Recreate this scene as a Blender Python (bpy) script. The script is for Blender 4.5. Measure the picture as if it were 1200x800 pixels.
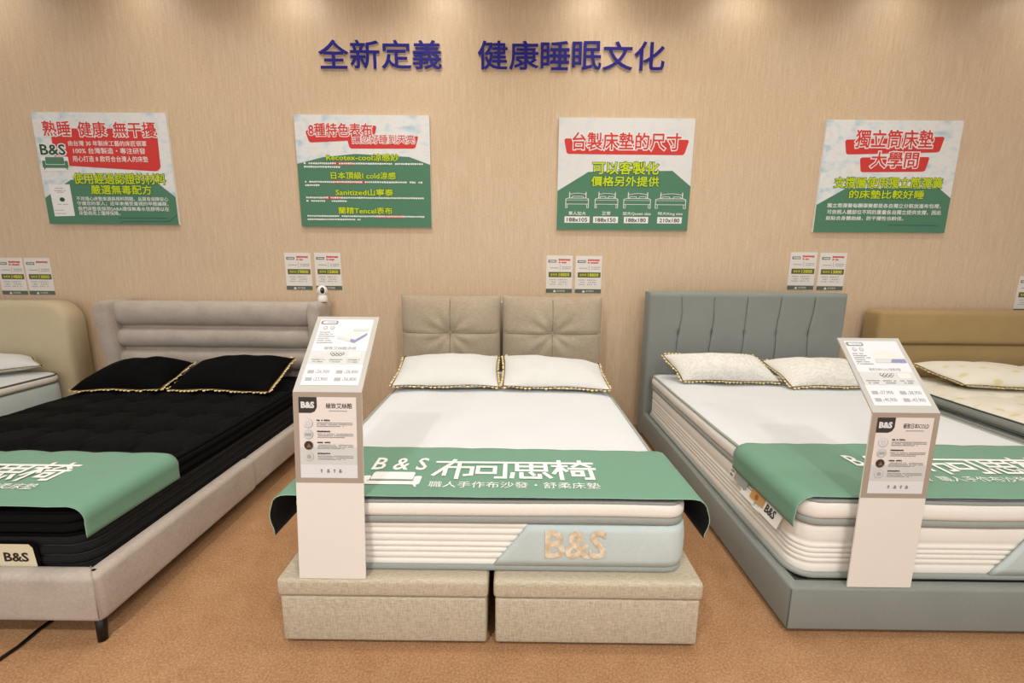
import bpy, bmesh, math, random
from math import pi, sin, cos, exp, sqrt
from mathutils import Vector, Matrix

random.seed(7)
SC = bpy.context.scene
COL = SC.collection
for _o in list(bpy.data.objects):
    bpy.data.objects.remove(_o)

# ------------------------------------------------------------------ camera
def make_camera():
    p, y, r = 0.17866, 0.00473, 0.00855
    f0 = Vector((-sin(y) * cos(p), cos(y) * cos(p), -sin(p)))
    r0 = Vector((cos(y), sin(y), 0))
    u0 = r0.cross(f0)
    rr = cos(r) * r0 + sin(r) * u0
    uu = -sin(r) * r0 + cos(r) * u0
    cam = bpy.data.cameras.new('camera')
    cam.sensor_fit = 'HORIZONTAL'
    cam.sensor_width = 36.0
    cam.lens = 513.73 / 1200 * 36.0
    cam.clip_start = 0.05
    o = bpy.data.objects.new('camera', cam)
    m = Matrix((rr, uu, -f0)).transposed().to_4x4()
    m.translation = Vector((0, -3.6, 1.3655))
    o.matrix_world = m
    COL.objects.link(o)
    SC.camera = o
make_camera()

# ------------------------------------------------------------------ light and exposure
SC.view_settings.view_transform = 'Standard'
SC.view_settings.look = 'None'
SC.view_settings.gamma = 1.0
SC.view_settings.use_curve_mapping = False
SC.view_settings.exposure = 0.08
SC.cycles.use_denoising = True
SC.cycles.max_bounces = 8

CEIL = 3.42
WORLD_SIDE = 0.16
WORLD_FRONT = 0.80
WORLD_COLOR = (0.99, 1.0, 1.0)
WARM = (1.0, 0.96, 0.90)
DAY = (1.0, 0.99, 0.96)

def make_world():
    # the lit hall around: brighter towards the open aisle behind the camera than along the wall
    w = bpy.data.worlds.new('world')
    SC.world = w
    w.use_nodes = True
    nt = w.node_tree
    b = nt.nodes['Background']
    tc = nt.nodes.new('ShaderNodeTexCoord')
    sp = nt.nodes.new('ShaderNodeSeparateXYZ')
    nt.links.new(tc.outputs['Generated'], sp.inputs[0])
    mr = nt.nodes.new('ShaderNodeMapRange')
    mr.inputs['From Min'].default_value = 0.2
    mr.inputs['From Max'].default_value = -1.0
    mr.inputs['To Min'].default_value = WORLD_SIDE
    mr.inputs['To Max'].default_value = WORLD_FRONT
    nt.links.new(sp.outputs['Y'], mr.inputs['Value'])
    b.inputs[0].default_value = (*WORLD_COLOR, 1)
    nt.links.new(mr.outputs[0], b.inputs[1])
make_world()

def ceiling_lamp(x, y, watt, size=0.22, color=WARM, spread=150, aim=None):
    l = bpy.data.lights.new('ceiling_lamp', 'AREA')
    l.shape = 'DISK'
    l.size = size
    l.energy = watt
    l.color = color
    l.spread = math.radians(spread)
    o = bpy.data.objects.new('ceiling_lamp', l)
    o.location = (x, y, CEIL - 0.03)
    if aim:
        o.rotation_euler = (Vector(aim) - o.location).to_track_quat('-Z', 'Y').to_euler()
    COL.objects.link(o)

# wall washers, a row of warm downlights near the wall, whiter spots over the beds and the aisle
for k in range(8):
    ceiling_lamp(-3.85 + 1.1 * k, -0.30, 2.1 if 1 < k < 6 else 1.5, 0.3, WARM, 160)
for x, p in ((-3.9, 3), (-2.4, 6), (-0.85, 9), (0.9, 9), (2.45, 6), (3.9, 3)):
    ceiling_lamp(x, -0.9, p, 0.14, WARM, 150)
for x, p in ((-3.9, 2), (-2.0, 7.5), (0.0, 7.5), (2.0, 7.5), (3.9, 2)):
    ceiling_lamp(x, -2.0, p, 0.2, DAY, 150)
for x, p in ((-3.2, 9), (-1.0, 36), (1.0, 36), (3.2, 9)):
    ceiling_lamp(x, -4.3, p, 0.14, DAY, 160)
for x, p in ((-1.6, 48), (1.6, 48)):  # unseen pair behind the camera, added to light the upright faces
    ceiling_lamp(x, -5.9, p, 0.16, DAY, 170)

# ------------------------------------------------------------------ materials
def lin(h):
    h = h.lstrip('#')
    out = []
    for i in (0, 2, 4):
        c = int(h[i:i + 2], 16) / 255
        out.append(c / 12.92 if c <= 0.04045 else ((c + 0.055) / 1.055) ** 2.4)
    return (*out, 1.0)

MATS = {}
class NT:
    def __init__(self, name, base, rough, spec=0.3, metal=0.0):
        m = bpy.data.materials.new(name)
        m.use_nodes = True
        self.m, self.nt = m, m.node_tree
        self.b = self.nt.nodes['Principled BSDF']
        self.b.inputs['Base Color'].default_value = lin(base)
        self.b.inputs['Roughness'].default_value = rough
        self.b.inputs['Specular IOR Level'].default_value = spec
        self.b.inputs['Metallic'].default_value = metal
        MATS[name] = m
    def n(self, t, **kw):
        x = self.nt.nodes.new(t)
        for k, v in kw.items():
            if k in x.inputs:
                x.inputs[k].default_value = v
            else:
                setattr(x, k, v)
        return x
    def l(self, a, b):
        self.nt.links.new(a, b)
    def coords(self, scale):
        tc = self.n('ShaderNodeTexCoord')
        mp = self.n('ShaderNodeMapping')
        mp.inputs['Scale'].default_value = scale
        self.l(tc.outputs['Object'], mp.inputs['Vector'])
        return mp.outputs[0]
    def noise(self, scale=(1, 1, 1), s=10, detail=3, rough=0.55):
        nz = self.n('ShaderNodeTexNoise', Scale=s, Detail=detail, Roughness=rough)
        self.l(self.coords(scale), nz.inputs['Vector'])
        return nz.outputs['Fac']
    def ramp(self, fac, stops):
        r = self.n('ShaderNodeValToRGB')
        e = r.color_ramp.elements
        while len(e) < len(stops):
            e.new(0.5)
        for i, (p, c) in enumerate(stops):
            e[i].position = p
            e[i].color = lin(c)
        self.l(fac, r.inputs[0])
        return r.outputs[0]
    def mix(self, fac, a, b, mode='MIX'):
        x = self.n('ShaderNodeMix', data_type='RGBA', blend_type=mode)
        for s, v in ((x.inputs[0], fac), (x.inputs[6], a), (x.inputs[7], b)):
            if hasattr(v, 'links'):
                self.l(v, s)
            else:
                s.default_value = v
        return x.outputs[2]
    def base(self, c):
        self.l(c, self.b.inputs['Base Color'])
    def bump(self, fac, strength=0.2, dist=0.005):
        bp = self.n('ShaderNodeBump', Strength=strength, Distance=dist)
        self.l(fac, bp.inputs['Height'])
        self.l(bp.outputs[0], self.b.inputs['Normal'])

def flat(name, base, rough=0.6, spec=0.3, metal=0.0):
    return NT(name, base, rough, spec, metal).m

def fabric(name, c0, c1, s=420, rough=0.9, bump=0.25, big=None, stretch=(1, 1, 1)):
    t = NT(name, c0, rough, 0.15)
    f = t.noise(stretch, s, 2)
    col = t.ramp(f, [(0.32, c0), (0.68, c1)])
    if big:
        g = t.noise((1, 1, 1), big[0], 3)
        col = t.mix(g, col, t.mix(1.0, col, lin(big[1]), 'MULTIPLY'))
    t.base(col)
    t.bump(f, bump, 0.002)
    if name.startswith('black'):
        t.b.inputs['Specular IOR Level'].default_value = 0.05
    if not name.startswith('black'):
        t.b.inputs['Sheen Weight'].default_value = 0.12
    return t.m

def linen(name, c0, c1, c2):
    t = NT(name, c0, 0.92, 0.1)
    a = t.noise((1, 8, 8), 42, 3)
    b = t.noise((8, 8, 1), 42, 3)
    ca = t.ramp(a, [(0.3, c0), (0.55, c1), (0.75, c2)])
    cb = t.ramp(b, [(0.3, c0), (0.55, c1), (0.75, c2)])
    t.base(t.mix(0.5, ca, cb))
    t.bump(t.mix(0.5, a, b), 0.3, 0.002)
    return t.m

def build_materials():
    # vertical-grain wood laminate with a fine woven line
    t = NT('wall_laminate', '#d9b98f', 0.42, 0.3)
    a = t.noise((1, 1, 0.03), 26, 4, 0.6)
    b = t.noise((1, 1, 0.05), 110, 2, 0.6)
    w = t.noise((0.25, 1, 2.2), 120, 2, 0.5)
    c1 = t.ramp(a, [(0.25, '#d3bb9d'), (0.5, '#d8c2a5'), (0.78, '#dfcbb0')])
    c2 = t.ramp(b, [(0.3, '#caaf8e'), (0.55, '#d9c2a4'), (0.75, '#e5d3b9')])
    c3 = t.ramp(w, [(0.3, '#eadfd2'), (0.7, '#ffffff')])
    t.base(t.mix(0.6, t.mix(0.55, c1, c2), t.mix(1.0, t.mix(0.5, c1, c2), c3, 'MULTIPLY')))
    t.bump(b, 0.06, 0.001)
    # loop-pile carpet
    t = NT('carpet', '#9a6237', 1.0, 0.05)
    a = t.noise((1, 1, 1), 130, 4, 0.75)
    b = t.noise((1, 1, 1), 9, 4, 0.6)
    c = t.ramp(a, [(0.3, '#7b5737'), (0.5, '#a87e5a'), (0.70, '#d0aa82')])
    t.base(t.mix(0.35, c, t.ramp(b, [(0.35, '#9a7350'), (0.65, '#b18b66')])))
    t.bump(a, 0.6, 0.004)
    flat('ceiling_paint', '#efe9df', 0.9)
    flat('navy_acrylic', '#17117a', 0.6, 0.3)
    flat('letter_edge', '#e9e4ea', 0.4)
    flat('board_edge', '#e8e6e2', 0.6)
    # printed cloud background: white tufts with pale blue hollows
    t = NT('print_cloud', '#e6e6e6', 0.5, 0.3)
    f = t.noise((1, 1, 1.6), 9, 4, 0.5)
    t.base(t.ramp(f, [(0.3, '#b2c8d3'), (0.42, '#d3dcdf'), (0.52, '#e3e4e2'), (0.7, '#dcdcda')]))
    t = NT('print_cloud_pale', '#e6e6e6', 0.5, 0.3)
    f = t.noise((1, 1, 1.6), 9, 4, 0.5)
    t.base(t.ramp(f, [(0.3, '#d2dade'), (0.45, '#dededc'), (0.7, '#e0e0dd')]))
    flat('print_red', '#cf3a35', 0.5)
    flat('print_green', '#4f7f63', 0.5)
    flat('print_dark_green', '#24503b', 0.5)
    flat('print_lime', '#c3d712', 0.5)
    flat('print_white', '#eae9e6', 0.5)
    flat('print_navy', '#1d4a55', 0.5)
    flat('print_grey', '#8d8d8b', 0.5)
    flat('print_mid_grey', '#aaaaa8', 0.5)
    flat('print_light_grey', '#cfd0cd', 0.5)
    flat('print_charcoal', '#3c3733', 0.5)
    flat('print_olive', '#5d5f35', 0.35)
    flat('print_footer', '#5c6658', 0.35)
    flat('print_yellow', '#d9d93c', 0.4)
    flat('print_violet', '#8d90b4', 0.5)
    flat('print_brown', '#8a6240', 0.5)
    t = NT('paper', '#e2dcd4', 0.28, 0.5)
    flat('page_white', '#dddee0', 0.5)
    flat('page_warm', '#e4dcd6', 0.5)
    flat('placard_taupe', '#a8998a', 0.45)
    flat('placard_grey', '#bdbab2', 0.4)
    flat('placard_white', '#e5e0d8', 0.5)
    # textiles
    fabric('white_knit', '#d9dcdd', '#d1d4d6', 300, 0.9, 0.3)
    fabric('ivory_border', '#f1eee6', '#e9e5db', 300, 0.9, 0.25)
    fabric('grey_tape', '#a0a49e', '#90958f', 500, 0.7, 0.2)
    fabric('dark_tape', '#5a625f', '#4b5351', 500, 0.7, 0.2)
    fabric('olive_tape', '#6a6a52', '#5a5a45', 500, 0.7, 0.2)
    fabric('pale_blue_panel', '#d3dddb', '#c7d3d2', 300, 0.6, 0.15, (6, '#e8eeee'))
    fabric('champagne_thread', '#ece2cd', '#cdb591', 38, 0.35, 0.2)
    fabric('black_knit', '#131313', '#0d0d0d', 320, 0.75, 0.3)
    fabric('black_border', '#252525', '#1b1b1b', 320, 0.8, 0.3, None, (1, 1, 0.3))
    flat('black_stitch', '#5c5a56', 0.7)
    fabric('black_velvet', '#0d0d0d', '#080808', 300, 0.9, 0.15)
    fabric('pillow_white', '#dddedc', '#d5d6d3', 300, 0.9, 0.2, (18, '#f4f4f0'))
    t = NT('pillow_quilted', '#efebe3', 0.9, 0.1)
    mp = t.coords((1, 1, 1))
    wv = t.n('ShaderNodeTexWave', Scale=26.0, Distortion=9.0, Detail=2.0)
    wv.wave_type = 'RINGS'
    t.l(mp, wv.inputs['Vector'])
    t.base(t.ramp(wv.outputs['Fac'], [(0.2, '#dad7cd'), (0.6, '#e4e1d9')]))
    t.bump(wv.outputs['Fac'], 0.25, 0.003)
    t = NT('ivory_leaf_print', '#ece5d2', 0.85, 0.1)
    v = t.n('ShaderNodeTexVoronoi', Scale=7.5)
    t.l(t.coords((1.0, 2.0, 1.0)), v.inputs['Vector'])
    t.base(t.ramp(v.outputs['Distance'], [(0.10, '#d6cda0'), (0.22, '#ddd6b4'), (0.28, '#e2ddcd'), (1.0, '#e5e1d5')]))
    t.bump(t.noise((1, 1, 1), 300, 2), 0.2, 0.002)
    flat('gold_cord', '#5e4118', 0.5)
    fabric('gold_lace', '#e6d8a6', '#d2be84', 260, 0.6, 0.3)
    fabric('cream_lace', '#d8c48a', '#c2aa66', 260, 0.7, 0.3)
    flat('tuft_thread', '#6d6354', 0.8)
    linen('beige_linen', '#9b8f77', '#c4b9a3', '#dacfbc')
    fabric('oat_weave', '#bcae9a', '#a69a87', 180, 0.9, 0.35, (5, '#e8e2da'), (0.25, 1, 1.6))
    fabric('taupe_suede', '#c2b8ad', '#b8aea3', 90, 0.8, 0.15, (9, '#dcd6d0'))
    fabric('cream_leather', '#d3c6a8', '#cbbea0', 200, 0.55, 0.12, (3, '#ece6da'))
    fabric('slate_fabric', '#939690', '#878a84', 500, 0.75, 0.2, (4, '#e6eaea'), (0.3, 1, 1))
    flat('slate_seam', '#4d5657', 0.8)
    fabric('tan_fabric', '#b89f70', '#ab9163', 300, 0.8, 0.2, (4, '#e6e0d6'))
    flat('black_metal', '#0d0b0a', 0.4, 0.5)
    flat('black_plastic', '#0a0a0a', 0.2, 0.6)
    flat('white_plastic', '#ece9e4', 0.3, 0.5)
    fabric('runner_green', '#6f9a82', '#688f79', 600, 0.55, 0.1)
    flat('runner_back', '#0a0b0b', 0.7)
    flat('runner_white', '#ebebe6', 0.6)
    flat('runner_hem', '#9fbfab', 0.6)
    flat('label_cream', '#dcd2b4', 0.6)
    flat('label_brown', '#33261f', 0.6)
    flat('tag_white', '#e4e2da', 0.6)
    flat('tag_grey', '#9fa6a4', 0.5)
    flat('tag_tan', '#c79b62', 0.6)
    flat('tag_orange', '#b4602a', 0.6)
build_materials()

# ------------------------------------------------------------------ object helpers
def link_mesh(name, verts, faces, mats, parent=None, smooth=True, fm=None, kind=None):
    me = bpy.data.meshes.new(name)
    off = Vector(parent['_base']) if parent is not None and '_base' in parent else Vector((0, 0, 0))
    me.from_pydata([Vector(v) - off for v in verts], [], faces)
    if isinstance(mats, str):
        mats = [mats]
    for m in mats:
        me.materials.append(MATS[m])
    if fm:
        me.polygons.foreach_set('material_index', fm)
    me.polygons.foreach_set('use_smooth', [smooth] * len(me.polygons))
    me.update()
    o = bpy.data.objects.new(name, me)
    COL.objects.link(o)
    if parent is not None:
        o.parent = parent
        if '_base' in parent:
            o['_base'] = parent['_base']
    if kind:
        o['kind'] = kind
    return o

def fix_normals(o):
    bm = bmesh.new()
    bm.from_mesh(o.data)
    bmesh.ops.recalc_face_normals(bm, faces=bm.faces)
    bm.to_mesh(o.data)
    bm.free()
    return o

def auto_smooth(o, deg=40):
    """sharp edges above the angle"""
    bm = bmesh.new()
    bm.from_mesh(o.data)
    lim = math.radians(deg)
    for e in bm.edges:
        if len(e.link_faces) == 2 and e.calc_face_angle(0) > lim:
            e.smooth = False
    bm.to_mesh(o.data)
    bm.free()
    return o

def thing(name, label, cat, loc, group=None):
    o = bpy.data.objects.new(name, None)
    o.empty_display_size = 0.05
    o.location = loc
    o['_base'] = list(loc)
    COL.objects.link(o)
    tag(o, label, cat, group)
    return o

def tag(o, label, cat, group=None):
    o['label'] = label
    o['category'] = cat
    if group:
        o['group'] = group
    return o

def box(name, lo, hi, mat, parent=None, bev=0.01, seg=3, kind=None, taper=None):
    bm = bmesh.new()
    bmesh.ops.create_cube(bm, size=1)
    for v in bm.verts:
        v.co = Vector([lo[i] + (v.co[i] + 0.5) * (hi[i] - lo[i]) for i in range(3)])
    if bev:
        bmesh.ops.bevel(bm, geom=list(bm.edges), offset=bev, segments=seg, profile=0.5, affect='EDGES')
    bm.verts.index_update()
    vs = [v.co.copy() for v in bm.verts]
    fs = [[v.index for v in f.verts] for f in bm.faces]
    bm.free()
    if taper:
        vs = [taper(v) for v in vs]
    o = link_mesh(name, vs, fs, mat, parent, True, None, kind)
    return auto_smooth(o, 50) if bev == 0 else o

def tube_data(path, r, seg=6, closed=False, rfun=None):
    n = len(path)
    vs, fs = [], []
    up = Vector((0, 0, 1))
    for i, p in enumerate(path):
        p = Vector(p)
        a = Vector(path[(i - 1) % n] if (closed or i > 0) else path[i])
        b = Vector(path[(i + 1) % n] if (closed or i < n - 1) else path[i])
        t = (b - a).normalized()
        s = t.cross(up)
        if s.length < 1e-3:
            s = Vector((1, 0, 0))
        s.normalize()
        q = s.cross(t).normalized()
        rad = rfun(i / (n - 1)) if rfun else r
        for k in range(seg):
            an = 2 * pi * k / seg
            vs.append(p + s * cos(an) * rad + q * sin(an) * rad)
    m = n if closed else n - 1
    for i in range(m):
        for k in range(seg):
            a = i * seg + k
            b = i * seg + (k + 1) % seg
            c = ((i + 1) % n) * seg + (k + 1) % seg
            d = ((i + 1) % n) * seg + k
            fs.append((a, b, c, d))
    if not closed:
        fs.append(tuple(range(seg - 1, -1, -1)))
        fs.append(tuple((n - 1) * seg + k for k in range(seg)))
    return vs, fs

def tube(name, path, r, mat, parent=None, seg=6, closed=False, rfun=None):
    vs, fs = tube_data(path, r, seg, closed, rfun)
    return fix_normals(link_mesh(name, vs, fs, mat, parent))

def lathe(name, prof, c, mat, parent=None, seg=24, axis='z'):
    vs, fs = [], []
    for (r, h) in prof:
        for k in range(seg):
            a = 2 * pi * k / seg
            if axis == 'z':
                vs.append((c[0] + r * cos(a), c[1] + r * sin(a), c[2] + h))
            else:
                vs.append((c[0] + r * cos(a), c[1] - h, c[2] + r * sin(a)))
    n = len(prof)
    for i in range(n - 1):
        for k in range(seg):
            fs.append((i * seg + k, i * seg + (k + 1) % seg, (i + 1) * seg + (k + 1) % seg, (i + 1) * seg + k))
    fs.append(tuple(range(seg)))
    fs.append(tuple((n - 1) * seg + k for k in range(seg)))
    return fix_normals(link_mesh(name, vs, fs, mat, parent))

def grid_faces(nx, ny, base=0, flip=False):
    fs = []
    for j in range(ny - 1):
        for i in range(nx - 1):
            a = base + j * nx + i
            q = (a, a + 1, a + nx + 1, a + nx)
            fs.append(q[::-1] if flip else q)
    return fs

def slab(name, nx, ny, front, back, mats, parent=None, fm_back=0, fm_edge=0):
    """closed sheet: front(u,v) and back(u,v) grids joined along their rim"""
    vs = []
    for fn in (front, back):
        for j in range(ny):
            for i in range(nx):
                vs.append(fn(i / (nx - 1), j / (ny - 1)))
    N = nx * ny
    fs = grid_faces(nx, ny)
    fm = [0] * len(fs)
    b = grid_faces(nx, ny, N, True)
    fs += b
    fm += [fm_back] * len(b)
    rim = [i for i in range(nx)] + [j * nx + nx - 1 for j in range(1, ny)] + [(ny - 1) * nx + i for i in range(nx - 2, -1, -1)] + [j * nx for j in range(ny - 2, 0, -1)]
    for k in range(len(rim)):
        a, c = rim[k], rim[(k + 1) % len(rim)]
        fs.append((c, a, a + N, c + N))
        fm.append(fm_edge)
    return link_mesh(name, vs, fs, mats, parent, True, fm)

# ------------------------------------------------------------------ printing: text and flat shapes on a surface
_TXT = {}
def text_mesh(s, bold):
    key = (s, bold)
    if key in _TXT:
        return _TXT[key]
    c = bpy.data.curves.new('glyphs', 'FONT')
    c.body = s
    c.resolution_u = 2
    c.fill_mode = 'FRONT' if bold == 0 else 'BOTH'
    c.bevel_depth = bold
    c.bevel_resolution = 0
    o = bpy.data.objects.new('glyphs', c)
    COL.objects.link(o)
    dg = bpy.context.evaluated_depsgraph_get()
    dg.update()
    m = bpy.data.meshes.new_from_object(o.evaluated_get(dg))
    vs = [v.co.copy() for v in m.vertices]
    fs = [tuple(p.vertices) for p in m.polygons]
    bpy.data.objects.remove(o)
    bpy.data.curves.remove(c)
    bpy.data.meshes.remove(m)
    xs = [v.x for v in vs]
    ys = [v.y for v in vs]
    _TXT[key] = (vs, fs, (min(xs), max(xs), min(ys), max(ys)))
    return _TXT[key]

class Print:
    """flat marks in (u right, v down) metres, mapped by fn(u, v, d) with d off the surface"""
    def __init__(self):
        self.v, self.f, self.m, self.names = [], [], [], []
    def lift(self):
        self.k = getattr(self, 'k', 0) + 1
        return (self.k % 40) * 0.000004
    def mi(self, mat):
        if mat not in self.names:
            self.names.append(mat)
        return self.names.index(mat)
    def text(self, s, bx, mat, bold=0.0, layer=1, grow=0.0, slant=0.0):
        vs, fs, bb = text_mesh(s, bold)
        # fit the plain ink box, so an outline grows outwards
        _, _, b0 = text_mesh(s, 0.0)
        u0, v0, u1, v1 = bx
        sx = (u1 - u0) / (b0[1] - b0[0])
        sy = (v1 - v0) / (b0[3] - b0[2])
        k = len(self.v)
        for p in vs:
            h = (p.y - b0[2]) * sy
            self.v.append((u0 + (p.x - b0[0]) * sx + slant * h, v1 - h, layer * 0.0005 + (p.z / bold * 0.00015 if bold else 0)))
        i = self.mi(mat)
        for q in fs:
            self.f.append(tuple(k + a for a in q))
            self.m.append(i)
        return self
    def poly(self, pts, mat, layer=0):
        k = len(self.v)
        e = self.lift()
        for (u, v) in pts:
            self.v.append((u, v, layer * 0.0005 + 0.0004 + e))
        self.f.append(tuple(range(k, k + len(pts))))
        self.m.append(self.mi(mat))
        return self
    def rect(self, u0, v0, u1, v1, mat, layer=0, r=0.0):
        if r <= 0:
            return self.poly([(u0, v0), (u1, v0), (u1, v1), (u0, v1)], mat, layer)
        pts = []
        for cx, cy, a0 in ((u1 - r, v0 + r, -90), (u1 - r, v1 - r, 0), (u0 + r, v1 - r, 90), (u0 + r, v0 + r, 180)):
            for k in range(5):
                a = math.radians(a0 + k * 22.5)
                pts.append((cx + r * cos(a), cy + r * sin(a)))
        return self.poly(pts, mat, layer)
    def disc(self, u, v, r, mat, layer=0, n=20):
        return self.poly([(u + r * cos(2 * pi * k / n), v + r * sin(2 * pi * k / n)) for k in range(n)], mat, layer)
    def stroke(self, pts, t, mat, layer=0):
        for (a, b) in zip(pts[:-1], pts[1:]):
            d = Vector((b[0] - a[0], b[1] - a[1]))
            if d.length < 1e-6:
                continue
            d.normalize()
            n = Vector((-d.y, d.x)) * t / 2
            e = d * t * 0.45
            self.poly([(a[0] - e.x + n.x, a[1] - e.y + n.y), (b[0] + e.x + n.x, b[1] + e.y + n.y),
                       (b[0] + e.x - n.x, b[1] + e.y - n.y), (a[0] - e.x - n.x, a[1] - e.y - n.y)], mat, layer)
        return self
    def dashes(self, u0, u1, v, h, mat, layer=1, gap=0.3):
        u = u0
        rnd = random.Random(int(u0 * 9999 + v * 7777))
        while u < u1 - h * 0.3:
            w = h * rnd.uniform(0.55, 0.95)
            k = rnd.random()
            if k > 0.06:
                self.rect(u, v + h * rnd.uniform(0, 0.15), min(u + w, u1), v + h * rnd.uniform(0.8, 1), mat, layer)
            u += w + h * gap
        return self
    def build(self, name, fn, parent):
        return link_mesh(name, [fn(*p) for p in self.v], self.f, self.names, parent, False, self.m)

def round_poly(pts, r, n=4):
    """polygon with its corners rounded"""
    out = []
    m = len(pts)
    for i in range(m):
        p, a, b = Vector(pts[i]), Vector(pts[i - 1]), Vector(pts[(i + 1) % m])
        da, db = (a - p), (b - p)
        k = min(r, da.length * 0.45, db.length * 0.45)
        s, e = p + da.normalized() * k, p + db.normalized() * k
        for j in range(n + 1):
            t = j / n
            out.append(tuple(s * (1 - t) ** 2 + p * 2 * t * (1 - t) + e * t * t))
    return out

def sofa_logo(pr, u, v, w, h, mat, layer=1, line=None):
    pr.rect(u + 0.14 * w, v, u + 0.86 * w, v + 0.55 * h, mat, layer, 0.05 * w)
    pr.rect(u, v + 0.28 * h, u + 0.13 * w, v + 0.85 * h, mat, layer, 0.04 * w)
    pr.rect(u + 0.87 * w, v + 0.28 * h, u + w, v + 0.85 * h, mat, layer, 0.04 * w)
    pr.rect(u + 0.11 * w, v + 0.60 * h, u + 0.89 * w, v + 0.85 * h, mat, layer)
    pr.poly([(u + 0.05 * w, v + 0.85 * h), (u + 0.11 * w, v + 0.85 * h), (u + 0.06 * w, v + h), (u + 0.03 * w, v + h)], mat, layer)
    pr.poly([(u + 0.89 * w, v + 0.85 * h), (u + 0.95 * w, v + 0.85 * h), (u + 0.97 * w, v + h), (u + 0.94 * w, v + h)], mat, layer)

def logotype(pr, u, v, w, h, mat, layer=1):
    """the four joined block characters of the runner, in a 3.8 x 1 design grid"""
    sx, sy = w / 3.8, h
    t = 0.110 * h
    P = lambda q: [(u + x * sx, v + (1 - y) * sy) for x, y in q]
    strokes = [
        [(0.06, .87), (1.72, .87)], [(1.72, .87), (3.78, .87)],
        [(.46, 1.0), (.40, .80), (.06, .16)], [(.30, .16), (.30, .58), (.92, .58), (.92, .18), (.78, .16)], [(.60, .76), (.60, .0)],
        [(1.06, .62), (1.46, .62), (1.46, .28), (1.06, .28), (1.06, .62)], [(1.70, .87), (1.70, .05), (1.5, .05)],
        [(1.98, .87), (1.98, .44), (2.66, .44), (2.66, .87)], [(2.32, .87), (2.32, .44)], [(1.98, .66), (2.66, .66)],
        [(1.88, .28), (1.86, .06)], [(2.08, .30), (2.08, .06), (2.5, .06), (2.5, .2)], [(2.30, .32), (2.36, .2)], [(2.62, .30), (2.74, .08)],
        [(3.0, 1.0), (3.0, .0)], [(2.99, .66), (2.84, .3)], [(3.03, .60), (3.13, .44)], [(2.84, .70), (3.15, .70)],
        [(3.50, 1.0), (3.50, .87)], [(3.48, .85), (3.32, .68)], [(3.52, .85), (3.70, .68)], [(3.22, .56), (3.8, .56)],
        [(3.28, .42), (3.50, .42), (3.50, .2), (3.28, .2), (3.28, .42)], [(3.70, .56), (3.70, .04), (3.56, .04)],
    ]
    for s in strokes:
        pr.stroke(P(s), t, mat, layer)

# ------------------------------------------------------------------ the room
def plane(name, pts, mat, kind='structure'):
    return link_mesh(name, pts, [tuple(range(len(pts)))], mat, None, False, None, kind)
plane('floor', [(-7, -7, 0), (7, -7, 0), (7, 0, 0), (-7, 0, 0)], 'carpet')
plane('wall_back', [(-7, 0, 0), (7, 0, 0), (7, 0, CEIL), (-7, 0, CEIL)], 'wall_laminate')
plane('ceiling', [(-7, 0, CEIL), (7, 0, CEIL), (7, -7, CEIL), (-7, -7, CEIL)], 'ceiling_paint')

# ------------------------------------------------------------------ mattresses
def rr_dir(x0, x1, y0, y1, r, inset, seg=6, sub=14):
    """rounded-rectangle loop, counter-clockwise, inset from the outer rectangle"""
    x0, x1, y0, y1 = x0 + inset, x1 - inset, y0 + inset, y1 - inset
    r = max(r - inset, 0.005)
    pts = []
    cs = [(x1 - r, y0 + r, -90), (x1 - r, y1 - r, 0), (x0 + r, y1 - r, 90), (x0 + r, y0 + r, 180)]
    for i, (cx, cy, a0) in enumerate(cs):
        for k in range(seg + 1):
            a = math.radians(a0 + 90 * k / seg)
            pts.append((cx + r * cos(a), cy + r * sin(a)))
        nx, ny, na = cs[(i + 1) % 4]
        p = pts[-1]
        a = math.radians(na)
        q = (nx + r * cos(a), ny + r * sin(a))
        for k in range(1, sub):
            t = k / sub
            pts.append((p[0] + (q[0] - p[0]) * t, p[1] + (q[1] - p[1]) * t))
    return pts

def sweep(name, rect, r, prof, mat, parent, cap_bottom=False, wob=None):
    x0, x1, y0, y1 = rect
    loops = [[(x, y, z + (wob(x, y) if wob else 0)) for x, y in rr_dir(x0, x1, y0, y1, r, ins)] for z, ins in prof]
    n = len(loops[0])
    vs = [p for l in loops for p in l]
    fs = []
    for j in range(len(loops) - 1):
        for i in range(n):
            k = (i + 1) % n
            fs.append((j * n + i, j * n + k, (j + 1) * n + k, (j + 1) * n + i))
    if cap_bottom:
        fs.append(tuple(range(n - 1, -1, -1)))
    return link_mesh(name, vs, fs, mat, parent)

def bulges(z0, z1, seams, amp, inset, n=6):
    """profile with a puff between seams (fractions 0..1); narrow dips at the seams"""
    zs = [0.0] + list(seams) + [1.0]
    out = []
    for a, b in zip(zs[:-1], zs[1:]):
        for k in range(n + (1 if b == 1.0 else 0)):
            t = k / n
            puff = (1 - abs(2 * t - 1) ** 3) * amp * min(1.0, (b - a) / 0.2 + 0.35)
            out.append((z0 + (z1 - z0) * (a + (b - a) * t), inset - puff))
    return out

def wobble(seed, amp):
    def w(x, y):
        return amp * (sin(x * 5.3 + seed) * 0.6 + sin(y * 4.1 + seed * 1.7) * 0.6 + sin((x + y) * 9.7 + seed) * 0.3)
    return w

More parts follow.
